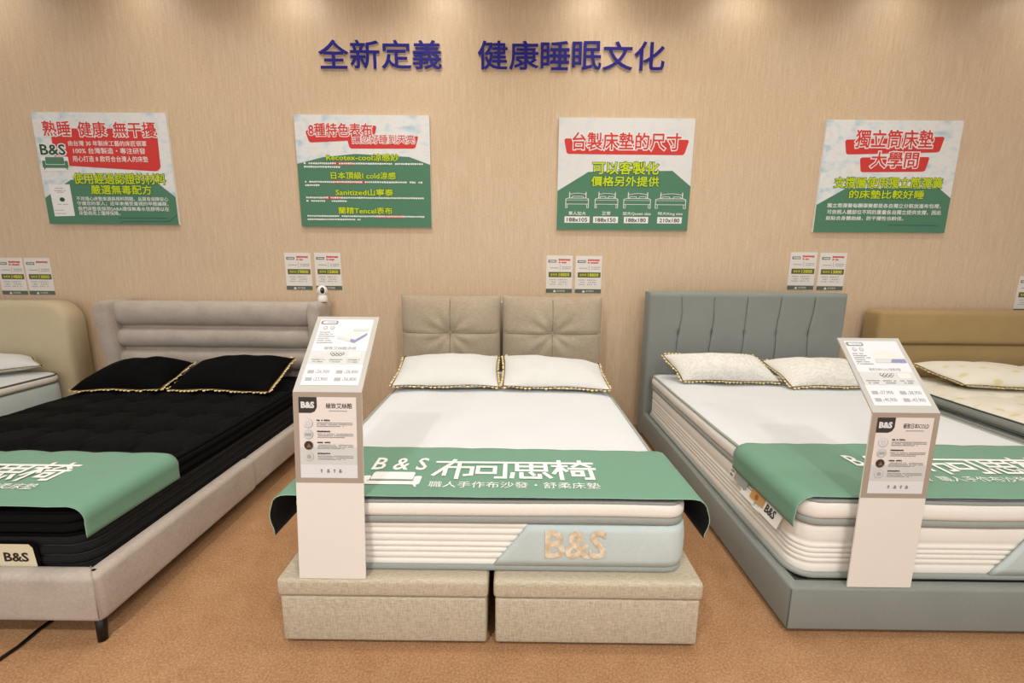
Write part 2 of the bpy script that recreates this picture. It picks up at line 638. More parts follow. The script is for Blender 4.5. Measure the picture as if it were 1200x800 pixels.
def mattress_top(name, rect, r, inset, z, rise, mat, parent, fn=None, nx=70, ny=90, wob=None):
    x0, x1, y0, y1 = rect
    x0, x1, y0, y1 = x0 + inset, x1 - inset, y0 + inset, y1 - inset
    r = r - inset
    vs = []
    for j in range(ny):
        for i in range(nx):
            a = i / (nx - 1)
            b = j / (ny - 1)
            a = 0.5 + 0.5 * sin((a - 0.5) * pi) if False else a
            # finer rows towards the rim
            sa = (a - 0.5) * 2
            sb = (b - 0.5) * 2
            sa = math.copysign(1 - (1 - abs(sa)) ** 1.35, sa)
            sb = math.copysign(1 - (1 - abs(sb)) ** 1.35, sb)
            x = (x0 + x1) / 2 + sa * (x1 - x0) / 2
            y = (y0 + y1) / 2 + sb * (y1 - y0) / 2
            cx = min(max(x, x0 + r), x1 - r)
            cy = min(max(y, y0 + r), y1 - r)
            d = sqrt((x - cx) ** 2 + (y - cy) ** 2)
            if d > r:
                x = cx + (x - cx) * r / d
                y = cy + (y - cy) * r / d
            edge = max(0.0, min(x - x0, x1 - x, y - y0, y1 - y, r - d if d > 0 and (cx != x and cy != y) else 9))
            h = rise * (1 - exp(-edge / 0.035))
            if fn:
                h += fn(x, y) * (1 - exp(-edge / 0.06))
            vs.append((x, y, z + h + (wob(x, y) if wob else 0)))
    return link_mesh(name, vs, grid_faces(nx, ny), mat, parent)

def tape_loop(rect, r, inset, z, wob):
    return [(x, y, z + wob(x, y)) for x, y in rr_dir(*rect, r, inset)]

def flat_tape(name, rect, r, z0, z1, proud, mat, parent, wob):
    prof = [(z0, 0.008), (z0, proud), (z0 + (z1 - z0) * 0.3, proud - 0.004), (z0 + (z1 - z0) * 0.7, proud - 0.004), (z1, proud), (z1, 0.008)]
    return sweep(name, rect, r, prof, mat, parent, False, wob)

def quilt_white(x, y):
    return 0.003 * sin(x * 13 + sin(y * 7)) * sin(y * 15 + 1.2 * sin(x * 5))

def white_mattress(label, rect, zb, zs, zt, seams, tape, seed, amp, r=0.07, cat='mattress', group=None, border='ivory_border'):
    x0, x1, y0, y1 = rect
    root = thing('mattress', label, cat, ((x0 + x1) / 2, (y0 + y1) / 2, zb), group)
    w = wobble(seed, amp)
    w0 = lambda x, y: 0.0
    prof = [(zb, 0.03)] + bulges(zb + 0.012, zs - 0.012, seams, 0.0065, 0.014)
    sweep('border', rect, r, prof, border, root, True)
    wtop = lambda x, y: w(x, y)
    prof = bulges(zs + 0.008, zt, [], 0.016, 0.014, 8)
    zr = zt - zs
    loops = []
    sweep('pillow_top', rect, r, [(z, i) for z, i in prof], 'ivory_border', root, False, wtop)
    mattress_top('top_panel', rect, r, 0.014, zt, 0.016, 'white_knit', root, quilt_white, wob=wtop)
    flat_tape('tape', rect, r, zb + 0.001, zb + 0.022, 0.0, tape, root, w0)
    flat_tape('tape', rect, r, zs - 0.014, zs + 0.012, 0.004, tape, root, wtop)
    tube('piping', tape_loop(rect, r, 0.010, zt, wtop), 0.008, tape, root, 6, True)
    return root

# ------------------------------------------------------------------ pillows with lace
def pillow(name, label, corners, thick, mat, group, cord='gold_cord', lace='gold_lace', sides='flrb', n=34, seed=0, zmin=0.0, lace_size=0.026):
    FL, FR, BL, BR = [Vector(c) for c in corners]
    nrm = ((FR - FL).cross(BL - FL)).normalized()
    rnd = random.Random(seed)
    ph = [rnd.uniform(0, 6) for _ in range(6)]
    def mid(u, v):                         # u,v in -1..1
        uu = u * (1 - 0.035 * (1 - v * v))
        vv = v * (1 - 0.05 * (1 - u * u))
        a, b = (uu + 1) / 2, (vv + 1) / 2
        return (FL * (1 - a) + FR * a) * (1 - b) + (BL * (1 - a) + BR * a) * b
    def th(u, v):
        k = max(0.0, (1 - abs(u) ** 2.6) * (1 - abs(v) ** 2.6))
        wr = 1 + 0.05 * sin(u * 5 + ph[0]) * sin(v * 4 + ph[1]) + 0.05 * sin((u + v) * 7 + ph[2]) * (abs(u * v) ** 0.5) + 0.03 * sin(u * 13 + ph[3])
        return thick / 2 * k ** 0.55 * wr
    vs = []
    for sgn in (1, -0.7):
        for j in range(n):
            for i in range(n):
                u = math.sin((i / (n - 1) - 0.5) * pi)
                v = math.sin((j / (n - 1) - 0.5) * pi)
                p = mid(u, v) + nrm * sgn * th(u, v)
                if sgn < 0:
                    p.z = max(p.z, min(zmin, mid(u, v).z))
                vs.append(p)
    N = n * n
    fs = grid_faces(n, n) + grid_faces(n, n, N, True)
    root = thing(name, label, 'pillow', tuple((FL + FR + BL + BR) / 4), group)
    o = link_mesh('cover', vs, fs, mat, root)
    bm = bmesh.new()
    bm.from_mesh(o.data)
    bmesh.ops.remove_doubles(bm, verts=bm.verts, dist=1e-5)
    bm.to_mesh(o.data)
    bm.free()
    # rim path
    rim = []
    m = 40
    for k in range(m): rim.append((-1 + 2 * k / m, -1))
    for k in range(m): rim.append((1, -1 + 2 * k / m))
    for k in range(m): rim.append((1 - 2 * k / m, 1))
    for k in range(m): rim.append((-1, 1 - 2 * k / m))
    pts = [mid(u, v) + nrm * 0.004 * sin(5 * u + 4 * v + ph[4]) for u, v in rim]
    tube('cord', [tuple(p) for p in pts], 0.0055, cord, root, 6, True)
    # scalloped lace: little fans along the rim
    ctr = (FL + FR + BL + BR) / 4
    lv, lf = [], []
    total = 0.0
    P = pts + [pts[0]]
    seg = [(P[i + 1] - P[i]).length for i in range(len(P) - 1)]
    L = sum(seg)
    cnt = int(L / (lace_size * 1.0))
    for q in range(cnt):
        s = (q + 0.5) * L / cnt
        i = 0
        while i < len(seg) - 1 and s > seg[i]:
            s -= seg[i]
            i += 1
        a, b = P[i], P[i + 1]
        p = a + (b - a) * (s / max(seg[i], 1e-6))
        t = (b - a).normalized()
        out = t.cross(nrm).normalized()
        if out.dot(p - ctr) < 0:
            out = -out
        out = (out + nrm * rnd.uniform(-0.35, 0.45)).normalized()
        rr = lace_size * rnd.uniform(0.40, 0.47)
        up = out.cross(t).normalized()
        k0 = len(lv)
        for sg in (0.0016, -0.0016):
            for k in range(7):
                an = pi * k / 6
                lv.append(p + t * rr * 1.0 * cos(an) + out * (rr * 1.5 * sin(an) + 0.002) + up * (sg + 0.0015 * cos(an * 3)))
        lf.append(tuple(k0 + k for k in range(7)))
        lf.append(tuple(k0 + 7 + k for k in range(6, -1, -1)))
        for k in range(7):
            lf.append((k0 + k, k0 + 7 + k, k0 + 7 + (k + 1) % 7, k0 + (k + 1) % 7))
    link_mesh('lace_edging', [tuple(v) for v in lv], lf, lace, root, False)
    return root

# ------------------------------------------------------------------ green runners
def runner(label, xl, xr, yb, yf, z, r, hangL, hangR, group, flareL=0.0, flareR=0.0, wave=0.003, logo_x=None, logo_y=None, logo_scale=1.0, skew=0.0):
    W = xr - xl
    arc = r * pi / 2
    def path(s, t):
        if s < 0 or s > W:
            sg = -1 if s < 0 else 1
            a = -s if s < 0 else s - W
            x0 = xl if s < 0 else xr
            fl = (flareL if s < 0 else flareR) * t
            if a < arc:
                an = a / r
                x = x0 + sg * (r * sin(an) + fl * (a / arc) * 0.4)
                zz = z - r * (1 - cos(an))
            else:
                b = a - arc
                x = x0 + sg * (r + fl * 0.4 + fl * 0.4 * sin(min(1, b / 0.1) * pi) - 0.002)
                zz = z - r - b
            nx, nz = sg * sin(min(a, arc) / r), cos(min(a, arc) / r)
            return x, zz, nx, nz
        return xl + s, z, 0, 1
    S0, S1 = -hangL, W + hangR
    nx, ny = 120, 26
    def pos(u, v, d):
        s = S0 + (S1 - S0) * u
        t = v
        x, zz, ax, az = path(s, t)
        y = yb + (yf - yb) * v + skew * (x - (xl + xr) / 2) * (1 - v)
        inside = 1.0 if 0 < s < W else 0.0
        wv = wave * (sin(s * 17 + 2) * (1 - v) ** 2 * 1.2 + 0.5 * sin(s * 11 + v * 5)) * inside
        return (x + ax * d, y, zz + az * d + abs(wv))
    root = thing('bed_runner', label, 'runner', ((xl + xr) / 2, (yb + yf) / 2, z), group)
    slab('cloth', nx, ny, lambda u, v: pos(1 - u, v, 0.0025), lambda u, v: pos(1 - u, v, 0.0), ['runner_green', 'runner_back', 'runner_hem'], root, 1, 2)
    if logo_x is not None:
        fn = lambda u, v, d: (u, v, z + 0.0035 + wave * 0.75 + d)
        pr = Print()
        k = logo_scale
        lx, ly = logo_x, logo_y            # left end of the block, back edge of the block
        # print lies with its top towards the headboard: v runs towards the foot (-y)
        g = lambda u, v, d: (lx + u * k, ly - v * k, z + 0.003 + wave * 0.9 + d)
        pr.text('B & S', (0.0, 0.0, 0.215, 0.105), 'runner_white', 0.014, 1)
        sofa_logo(pr, -0.01, 0.125, 0.225, 0.115, 'runner_white', 1)
        for a, b, q in ((0.03, 0.175, 0.183), (0.012, 0.193, 0.194)):
            pr.rect(a, q, b, q + 0.0035, 'print_grey', 2)
        logotype(pr, 0.245, 0.015, 0.645, 0.155, 'runner_white', 1)
        pr.text('職人手作布沙發・舒柔床墊', (0.25, 0.195, 0.89, 0.24), 'runner_white', 0.0, 1)
        pr.build('printed_logo', g, root)
    return root

# ================================================================== BED C: linen storage bed in the middle
def centre_bed():
    root = thing('storage_bed', 'beige linen storage bed with two lift-up boxes and two tufted back cushions, in the middle', 'bed', (-0.075, -1.2, 0))
    for (x0, x1) in ((-0.827, -0.083), (-0.064, 0.672)):
        b = box('storage_box', (x0 + 0.006, -2.238, 0.015), (x1 - 0.006, -0.12, 0.196), 'beige_linen', root, 0.010, 3)
        box('lid', (x0, -2.245, 0.201), (x1, -0.12, 0.268), 'beige_linen', b, 0.014, 4)
        for (px, py) in ((x0 + 0.1, -2.1), (x1 - 0.1, -2.1), (x0 + 0.1, -0.3), (x1 - 0.1, -0.3)):
            lathe('foot', [(0.03, 0), (0.03, 0.02)], (px, py, 0), 'black_plastic', b, 12)
    box('headboard', (-0.83, -0.12, 0.05), (0.65, -0.055, 1.06), 'beige_linen', root, 0.02, 3)
    def cushion(x0, x1, seed):
        z0, z1 = 0.50, 1.115
        cx, cz = (x0 + x1) / 2, (z0 + z1) / 2
        cb = 0.835
        def surf(u, v, sgn):
            a, b = 2 * u - 1, 2 * v - 1
            a = sin(a * pi / 2)
            b = sin(b * pi / 2)
            x = cx + (x1 - x0) / 2 * a * (1 - 0.012 * (1 - b * b))
            z = cz + (z1 - z0) / 2 * b * (1 - 0.02 * (1 - a * a))
            k = max(0, (1 - abs(a) ** 3.6) * (1 - abs(b) ** 3.6)) ** 0.5
            dz = z - cb
            dx = x - cx
            g = 0
            if sgn > 0:
                g = 0.009 * exp(-(dx / 0.014) ** 2) + 0.009 * exp(-(dz / 0.014) ** 2)
                rr = sqrt(dx * dx + dz * dz)
                g += 0.035 * exp(-(rr / 0.06) ** 2)
                th = math.atan2(dz, dx)
                g += 0.006 * sin(th * 9 + seed) * exp(-((rr - 0.13) / 0.08) ** 2)
                g += 0.003 * sin(x * 21 + seed) * sin(z * 17 + seed)
            yc = -0.235 - 0.03 * (1 - v)
            return (x, yc - sgn * (0.10 * k) + (g if sgn > 0 else 0), z)
        nx = 111
        o = slab('back_cushion', nx, 101, lambda u, v: surf(u, v, 1), lambda u, v: surf(u, v, -1), ['oat_weave'], root)
        for pts in ([(cx, z0 + (z1 - z0) * k / 20) for k in range(21)], [(x0 + (x1 - x0) * k / 20, cb) for k in range(21)]):
            path = []
            for (x, z) in pts[1:-1]:
                a = math.asin(max(-1, min(1, (x - cx) / ((x1 - x0) / 2)))) / (pi / 2)
                b = math.asin(max(-1, min(1, (z - cz) / ((z1 - z0) / 2)))) / (pi / 2)
                p = surf((a + 1) / 2, (b + 1) / 2, 1)
                path.append((x, p[1] - 0.0005, z))
            tube('seam', path, 0.0022, 'tuft_thread', o, 5)
        p = surf(0.5, 0.5 + math.asin((cb - cz) / ((z1 - z0) / 2)) / pi, 1)
        lathe('button', [(0.0, 0.0), (0.013, 0.001), (0.014, 0.006), (0.010, 0.011), (0.004, 0.013)], (cx, p[1] + 0.002, cb), 'oat_weave', o, 14, 'y')
    cushion(-0.868, -0.103, 1.0)
    cushion(-0.092, 0.672, 2.6)
    return root
centre_bed()

C_RECT = (-0.785, 0.622, -2.190, -0.335)
def centre_mattress():
    m = white_mattress('white pillow-top mattress with grey tape on the linen storage bed', C_RECT, 0.270, 0.470, 0.538, [0.16, 0.30, 0.42, 0.54, 0.70, 0.84], 'grey_tape', 0.5, 0.003)
    foot_patch(m, C_RECT, 0.07, 0.296, 0.452, -0.065, 0.055)
    return m

def foot_patch(root, rect, r, z0, z1, xb, xt):
    """pale-blue panel wrapped over the right half of the foot border, slanted at its left end"""
    x0, x1, y0, y1 = rect
    pts = [(x, y0, 0, -1) for x in [xb + (x1 - r - xb) * k / 14 for k in range(15)]]
    for k in range(1, 7):
        a = math.radians(-90 + 90 * k / 6)
        pts.append((x1 - r + r * cos(a), y0 + r + r * sin(a), cos(a), sin(a)))
    for k in range(1, 6):
        pts.append((x1, y0 + r + 0.18 * k / 5, 1, 0))
    n = len(pts)
    def P(u, v, off):
        i = min(int(u * (n - 1)), n - 2)
        f = u * (n - 1) - i
        p = [pts[i][k] * (1 - f) + pts[i + 1][k] * f for k in range(4)]
        z = z0 + (z1 - z0) * v
        if u < 0.5:
            p[0] += (xt - xb) * v * (1 - u * 2)
        bul = 0.007 * (1 - abs(2 * v - 1) ** 3) + off
        return (p[0] + p[2] * bul, p[1] + p[3] * bul, z)
    o = slab('foot_panel', 40, 7, lambda u, v: P(u, v, 0.0035), lambda u, v: P(u, v, -0.010), ['pale_blue_panel'], root)
    pr = Print()
    cx = xb + 0.185
    pr.text('B&S', (0, 0, 0.21, 0.103), 'champagne_thread', 0.028, 2)
    pr.build('embroidered_lettering', lambda u, v, d: (cx + u, y0 - 0.0112 - d * 2, z1 - 0.014 - v), o)
    return o
centre_mattress()

WP = 'lace-edged white pillows on the linen storage bed'
pillow('pillow', 'plain white pillow with gold lace edge, left of the two on the linen storage bed', [(-0.775, -0.925, 0.585), (-0.096, -0.90, 0.585), (-0.80, -0.47, 0.675), (-0.115, -0.47, 0.685)], 0.16, 'pillow_white', None, seed=1, zmin=0.562)
pillow('pillow', 'plain white pillow with gold lace edge, right of the two on the linen storage bed', [(-0.070, -0.905, 0.585), (0.605, -0.945, 0.585), (-0.075, -0.48, 0.695), (0.615, -0.50, 0.645)], 0.16, 'pillow_white', None, seed=5, zmin=0.562)

RUN = 'green printed bed runners'
runner('green printed runner across the foot of the white mattress on the linen bed', -0.797, 0.630, -1.80, -2.200, 0.561, 0.032, 0.172, 0.165, None, 0.03, 0.035, 0.002, -0.553, -1.905, 0.98, -0.015)

# ================================================================== BED B: black mattress, taupe suede frame
def left_bed():
    root = thing('upholstered_bed', 'taupe suede bed frame with rolled winged headboard under the black mattress', 'bed', (-2.3, -1.2, 0))
    ZB, ZT = 0.09, 0.272
    xr, xl, yf = -1.457, -3.02, -2.254
    def rail(name, lo, hi, inner_axis):
        return box(name, lo, hi, 'taupe_suede', root, 0.026, 5)
    rail('side_rail', (xr - 0.065, -1.30, ZB), (xr, -0.20, ZT), 0)
    rail('side_rail', (xr - 0.066, yf + 0.004, ZB - 0.004), (xr + 0.004, -1.296, ZT + 0.004), 0)
    rail('side_rail', (xl, yf + 0.004, ZB), (xl + 0.065, -0.20, ZT), 0)
    rail('foot_rail', (xl, yf, ZB - 0.004), (xr + 0.002, yf + 0.068, ZT + 0.004), 1)
    tube('seam', [(xr - 0.004, yf - 0.001, ZB + 0.02), (xr - 0.004, yf - 0.001, ZT - 0.02), (xr - 0.02, yf + 0.015, ZT + 0.0045), (xr - 0.06, yf + 0.055, ZT + 0.0045)], 0.0018, 'placard_taupe', root, 5)
    box('slat_base', (xl + 0.06, yf + 0.06, 0.12), (xr - 0.06, -0.22, 0.205), 'black_plastic', root, 0.004, 2)
    for (x, y) in ((xr - 0.045, yf + 0.045), (xl + 0.045, yf + 0.045), (xr - 0.045, -0.35), (xl + 0.045, -0.35)):
        ox = 0.016 if x > -2.3 else -0.016
        tube('leg', [(x, y, 0.10), (x + ox, y - 0.022, 0.0)], 0.018, 'black_metal', root, 12, False, lambda t: 0.019 - 0.004 * t)
    # headboard: three stacked rolls between two wings
    def roll(z0, z1, name='bolster'):
        xa, xb = -3.115, -1.575
        n, m = 40, 20
        vs, fs = [], []
        cz, hz = (z0 + z1) / 2, (z1 - z0) / 2
        for i in range(n):
            u = i / (n - 1)
            e = min(1.0, sqrt(max(0, 1 - (abs(2 * u - 1)) ** 40)))
            sx = math.copysign(1 - (1 - abs(2 * u - 1)) ** 2.2, 2 * u - 1)
            x = (xa + xb) / 2 + sx * (xb - xa) / 2
            d = min(x - xa, xb - x)
            k = 0.72 + 0.28 * min(1, sqrt(max(0, 1 - (1 - min(1, d / 0.045)) ** 2)))
            for j in range(m):
                a = 2 * pi * j / m
                c, s = cos(a), sin(a)
                yy = math.copysign(abs(c) ** 0.75, c) * 0.095 * k
                zz = math.copysign(abs(s) ** 0.85, s) * hz * k
                wr = 0.0015 * sin(x * 19 + a * 3)
                vs.append((x, -0.165 - yy - wr, cz + zz + 0.001 * sin(x * 11)))
        for i in range(n - 1):
            for j in range(m):
                fs.append((i * m + j, i * m + (j + 1) % m, (i + 1) * m + (j + 1) % m, (i + 1) * m + j))
        fs.append(tuple(range(m)))
        fs.append(tuple((n - 1) * m + k for k in range(m)))
        return fix_normals(link_mesh(name, vs, fs, 'taupe_suede', root))
    roll(0.853, 1.048)
    roll(0.682, 0.838)
    roll(0.50, 0.667)
    box('headboard_core', (-3.14, -0.20, 0.10), (-1.53, -0.035, 1.00), 'taupe_suede', root, 0.03, 4)
    def wing(sg, xo, xi, top, fwd):
        # sg -1 left, +1 right; outline seen from the front, swept front to back
        n = 9
        prof = [(0.10, 0.985, 0.0), (0.30, 0.985, 0.0), (0.50, 0.97, 0.0), (0.65, 0.90, 0.0), (0.80, 0.60, 0.0), (0.90, 0.25, 0), (0.96, 0.1, 0), (1.0, 0.0, 0)]
        vs, fs = [], []
        NZ, NA = 30, 20
        zb = 0.12
        for i in range(NZ):
            t = i / (NZ - 1)
            tt = 1 - (1 - t) ** 1.6
            z = zb + (top - zb) * tt
            # outer side leans outwards towards the top and rounds over
            lean = 0.045 * max(0.0, (z - 0.35) / (top - 0.35))
            d = top - z
            rnd = 0.055 if d > 0.055 else 0.055 * sqrt(max(0, 1 - ((0.055 - d) / 0.055) ** 2))
            cut = 0.055 - rnd
            a_out = xo + sg * (lean - 0.045) - sg * cut
            a_in = xi + sg * cut * 0.3
            cx, hx = (a_out + a_in) / 2, abs(a_out - a_in) / 2
            y0, y1 = -0.03, -0.27 - fwd * max(0.0, min(1, (z - 0.30) / 0.5)) + cut * 0.6
            cy, hy = (y0 + y1) / 2, abs(y1 - y0) / 2
            for k in range(NA):
                a = 2 * pi * k / NA
                c, s = cos(a), sin(a)
                px = cx + hx * math.copysign(abs(c) ** 0.4, c)
                py = cy + hy * math.copysign(abs(s) ** 0.4, s)
                wr = 0.004 * sin(z * 30 + a * 2) * (1 if z > 0.8 else 0.3)
                vs.append((px + wr * 0.4, py + wr, z))
        for i in range(NZ - 1):
            for k in range(NA):
                fs.append((i * NA + k, i * NA + (k + 1) % NA, (i + 1) * NA + (k + 1) % NA, (i + 1) * NA + k))
        fs.append(tuple(range(NA)))
        fs.append(tuple((NZ - 1) * NA + k for k in range(NA)))
        fix_normals(link_mesh('headboard_wing', vs, fs, 'taupe_suede', root))
    wing(-1, -3.222, -3.085, 1.05, 0.04)
    wing(1, -1.485, -1.590, 1.052, 0.02)
    return root
left_bed()

B_RECT = (-2.95, -1.520, -2.190, -0.29)
def black_mattress():
    x0, x1, y0, y1 = B_RECT
    zb, zs, zt = 0.205, 0.385, 0.468
    root = thing('mattress', 'black tufted mattress on the taupe suede bed', 'mattress', ((x0 + x1) / 2, (y0 + y1) / 2, zb))
    w = wobble(2.0, 0.003)
    sweep('border', B_RECT, 0.09, [(zb, 0.03)] + bulges(zb + 0.01, zs, [0.30, 0.53, 0.76], 0.012, 0.012), 'black_border', root, True)
    for fr in (0.30, 0.53, 0.76):
        z = zb + 0.01 + (zs - zb - 0.01) * fr
        tube('stitch_line', [(x, y, z) for x, y in rr_dir(*B_RECT, 0.09, 0.0115)], 0.0016, 'black_stitch', root, 4, True)
    sweep('pillow_top', B_RECT, 0.09, bulges(zs + 0.006, zt, [0.5], 0.020, 0.020), 'black_knit', root, False, w)
    tube('piping', tape_loop(B_RECT, 0.09, 0.010, zs, w), 0.007, 'black_velvet', root, 6, True)
    tube('piping', tape_loop(B_RECT, 0.09, 0.016, zt, w), 0.007, 'black_velvet', root, 6, True)
    def tuft(x, y):
        px, py = 0.245, 0.25
        gx = (x - x0 - 0.11) / px
        gy = (y - y0 - 0.02) / py
        dx = (gx - round(gx)) * px
        dy = (gy - round(gy)) * py
        rr = sqrt(dx * dx + dy * dy)
        h = -0.050 * exp(-(rr / 0.05) ** 2)
        h -= 0.022 * exp(-(dy / 0.026) ** 2)
        h -= 0.010 * exp(-(dx / 0.03) ** 2)
        th = math.atan2(dy, dx)
        h -= 0.006 * sin(th * 7 + round(gx)) * exp(-((rr - 0.06) / 0.04) ** 2)
        return h
    mattress_top('top_panel', B_RECT, 0.09, 0.018, zt, 0.032, 'black_knit', root, tuft, 130, 170, w)
    # sewn logo patch on the foot border
    pr = Print()
    yp = y0 - 0.006
    px0, px1, pz1, pz0 = -1.998, -1.716, 0.360, 0.262
    W, H = px1 - px0, pz1 - pz0
    pr.poly([(-0.012, -0.012), (W + 0.002, -0.012), (W + 0.016, 0.004), (W + 0.02, H + 0.004), (W + 0.008, H + 0.012), (-0.012, H + 0.012)], 'black_velvet', 0)
    pr.poly([(0, 0), (W - 0.012, 0), (W, 0.014), (W + 0.006, H - 0.012), (W - 0.006, H), (0, H)], 'label_cream', 2)
    pr.poly([(0, 0), (W - 0.145, 0), (W - 0.130, H), (0, H)], 'label_brown', 3)
    pr.text('B&S', (W - 0.108, 0.034, W - 0.022, 0.068), 'label_brown', 0.03, 4)
    pr.build('logo_patch', lambda u, v, d: (px0 + u, yp - 0.001 - d, pz1 - v), root)
    return root
black_mattress()
pillow('pillow', 'black pillow with gold lace edge, left of the two on the black mattress', [(-2.91, -0.85, 0.515), (-2.325, -0.83, 0.52), (-2.93, -0.40, 0.585), (-2.40, -0.40, 0.60)], 0.22, 'black_velvet', None, seed=9, zmin=0.507)
pillow('pillow', 'black pillow with gold lace edge, right of the two on the black mattress', [(-2.285, -0.82, 0.52), (-1.60, -0.85, 0.515), (-2.34, -0.38, 0.605), (-1.655, -0.37, 0.635)], 0.21, 'black_velvet', None, seed=12, zmin=0.507)
runner('green printed runner over the foot of the black mattress', -2.90, -1.565, -1.755, -2.195, 0.503, 0.05, 0.13, 0.145, None, 0.0, 0.0, 0.005, -2.66, -1.86, 0.95)

# ================================================================== BED D: slate-grey fabric bed
def slate_bed():
    root = thing('upholstered_bed', 'slate blue-grey bed frame with vertically channelled headboard, right of the linen bed', 'bed', (1.78, -1.15, 0))
    x0, x1, yf = 1.028, 2.53, -2.170
    ZB, ZT = 0.02, 0.197
    box('side_rail', (x0 + 0.004, -1.288, ZB), (x0 + 0.045, -0.20, ZT), 'slate_fabric', root, 0.010, 3)
    box('side_rail', (x0, yf + 0.001, ZB), (x0 + 0.046, -1.282, ZT + 0.001), 'slate_fabric', root, 0.012, 3)
    box('side_rail', (x1 - 0.045, yf + 0.01, ZB), (x1, -0.20, ZT), 'slate_fabric', root, 0.012, 3)
    box('foot_rail', (x0 + 0.001, yf, ZB), (x1, yf + 0.05, ZT), 'slate_fabric', root, 0.010, 3)
    tube('seam', [(x0 + 0.002, yf + 0.001, ZB + 0.01), (x0 + 0.002, yf + 0.001, ZT - 0.005)], 0.0016, 'slate_seam', root, 5)
    box('slat_base', (x0 + 0.045, yf + 0.05, 0.10), (x1 - 0.045, -0.22, 0.196), 'black_plastic', root, 0.004, 2)
    for (x, y) in ((x0 + 0.06, yf + 0.06), (x1 - 0.06, yf + 0.06), (x0 + 0.06, -0.35), (x1 - 0.06, -0.35)):
        box('leg', (x - 0.03, y - 0.03, 0.0), (x + 0.03, y + 0.03, 0.04), 'black_plastic', root, 0.003, 2)
    # headboard with six channels; seams kink at a low tuft
    zb, zt = 0.02, 1.152
    xs = [x0 + (x1 - x0) * k / 6 for k in range(7)]
    def seam_x(k, z):
        return xs[k] - 0.014 * max(0.0, min(1.0, (0.98 - z) / 0.14)) + 0.006 * sin(z * 14 + k)
    def front(u, v):
        x = x0 + (x1 - x0) * u
        z = zb + (zt - zb) * v
        g = 0.0
        for k in range(1, 6):
            d = x - seam_x(k, z)
            g += 0.010 * exp(-(d / 0.010) ** 2)
            g += 0.010 * exp(-((d / 0.02) ** 2 + ((z - 0.84) / 0.02) ** 2))
        e = min(x - x0, x1 - x, zt - z)
        rnd = 0.022 * (1 - sqrt(max(0, 1 - (1 - min(1, e / 0.022)) ** 2)))
        return (x, -0.262 + g + rnd, z)
    def back(u, v):
        return (x0 + (x1 - x0) * u, -0.135, zb + (zt - zb) * v)
    hb = slab('headboard', 160, 70, front, back, ['slate_fabric'], root)
    auto_smooth(hb, 60)
    for k in range(1, 6):
        tube('channel_seam', [(seam_x(k, z), -0.2535, z) for z in [0.55 + (1.12 - 0.55) * q / 24 for q in range(25)]], 0.0022, 'slate_seam', hb, 5)
    return root
slate_bed()

D_RECT = (1.062, 2.50, -2.118, -0.275)
def slate_mattress():
    m = white_mattress('white pillow-top mattress with dark grey tape on the slate bed', D_RECT, 0.198, 0.425, 0.508, [0.22, 0.32, 0.42, 0.52, 0.62], 'grey_tape', 1.9, 0.004, 0.08)
    foot_patch(m, D_RECT, 0.08, 0.222, 0.408, 1.80, 1.935)
    # fabric care tags sewn under the seam on the left side
    X = 1.062 - 0.004
    def card(name, y0, y1, z1, z0, mat, marks=None, lean=0.012):
        # y runs towards the foot as u
        pr = Print()
        n = lambda u, v, d: (X - 0.003 - lean * (v / max(z1 - z0, 1e-4)) - d, y0 - u, z1 - v)
        pr.rect(0, 0, y0 - y1, z1 - z0, mat, 0)
        if marks:
            marks(pr, y0 - y1, z1 - z0)
        return pr.build(name, n, m)
    card('care_tag', -1.625, -1.665, 0.412, 0.352, 'tag_white', lambda p, w, h: p.dashes(0.006, w - 0.006, 0.010, 0.012, 'print_charcoal', 2).dashes(0.006, w - 0.006, 0.03, 0.012, 'print_charcoal', 2))
    card('care_tag', -1.69, -1.78, 0.412, 0.368, 'tag_grey')
    def bars(p, w, h):
        p.rect(0.006, 0.004, w - 0.004, 0.007, 'print_charcoal', 2)
        p.rect(0.010, 0.016, 0.020, 0.028, 'print_charcoal', 2)
        p.rect(w - 0.03, 0.014, w - 0.015, 0.030, 'print_grey', 2)
    card('care_tag', -1.75, -1.86, 0.392, 0.345, 'tag_white', bars, 0.02)
    card('care_tag', -1.85, -1.91, 0.372, 0.338, 'tag_white', None, 0.02)
    card('care_tag', -1.82, -1.92, 0.414, 0.365, 'tag_tan', lambda p, w, h: p.disc(w * 0.45, h * 0.6, 0.012, 'tag_orange', 2), 0.016)
    card('logo_tag', -1.90, -2.035, 0.404, 0.345, 'tag_white', lambda p, w, h: p.text('B&S', (0.035, 0.010, 0.098, 0.040), 'print_charcoal', 0.04, 2), 0.022)
    return m
slate_mattress()
pillow('pillow', 'quilted white pillow with gold lace edge, left of the two on the slate bed', [(1.195, -0.60, 0.555), (1.875, -0.61, 0.55), (1.10, -0.42, 0.70), (1.775, -0.42, 0.70)], 0.20, 'pillow_quilted', None, seed=21, zmin=0.532)
pillow('pillow', 'quilted white pillow with gold lace edge, right of the two on the slate bed', [(1.895, -0.71, 0.55), (2.48, -0.70, 0.55), (1.83, -0.43, 0.665), (2.49, -0.43, 0.665)], 0.19, 'pillow_quilted', None, seed=24, zmin=0.532)
runner('green printed runner across the foot of the white mattress on the slate bed', 1.100, 2.44, -1.645, -2.122, 0.533, 0.055, 0.15, 0.14, None, 0.012, 0.0, 0.003, 1.445, -1.775, 0.95)

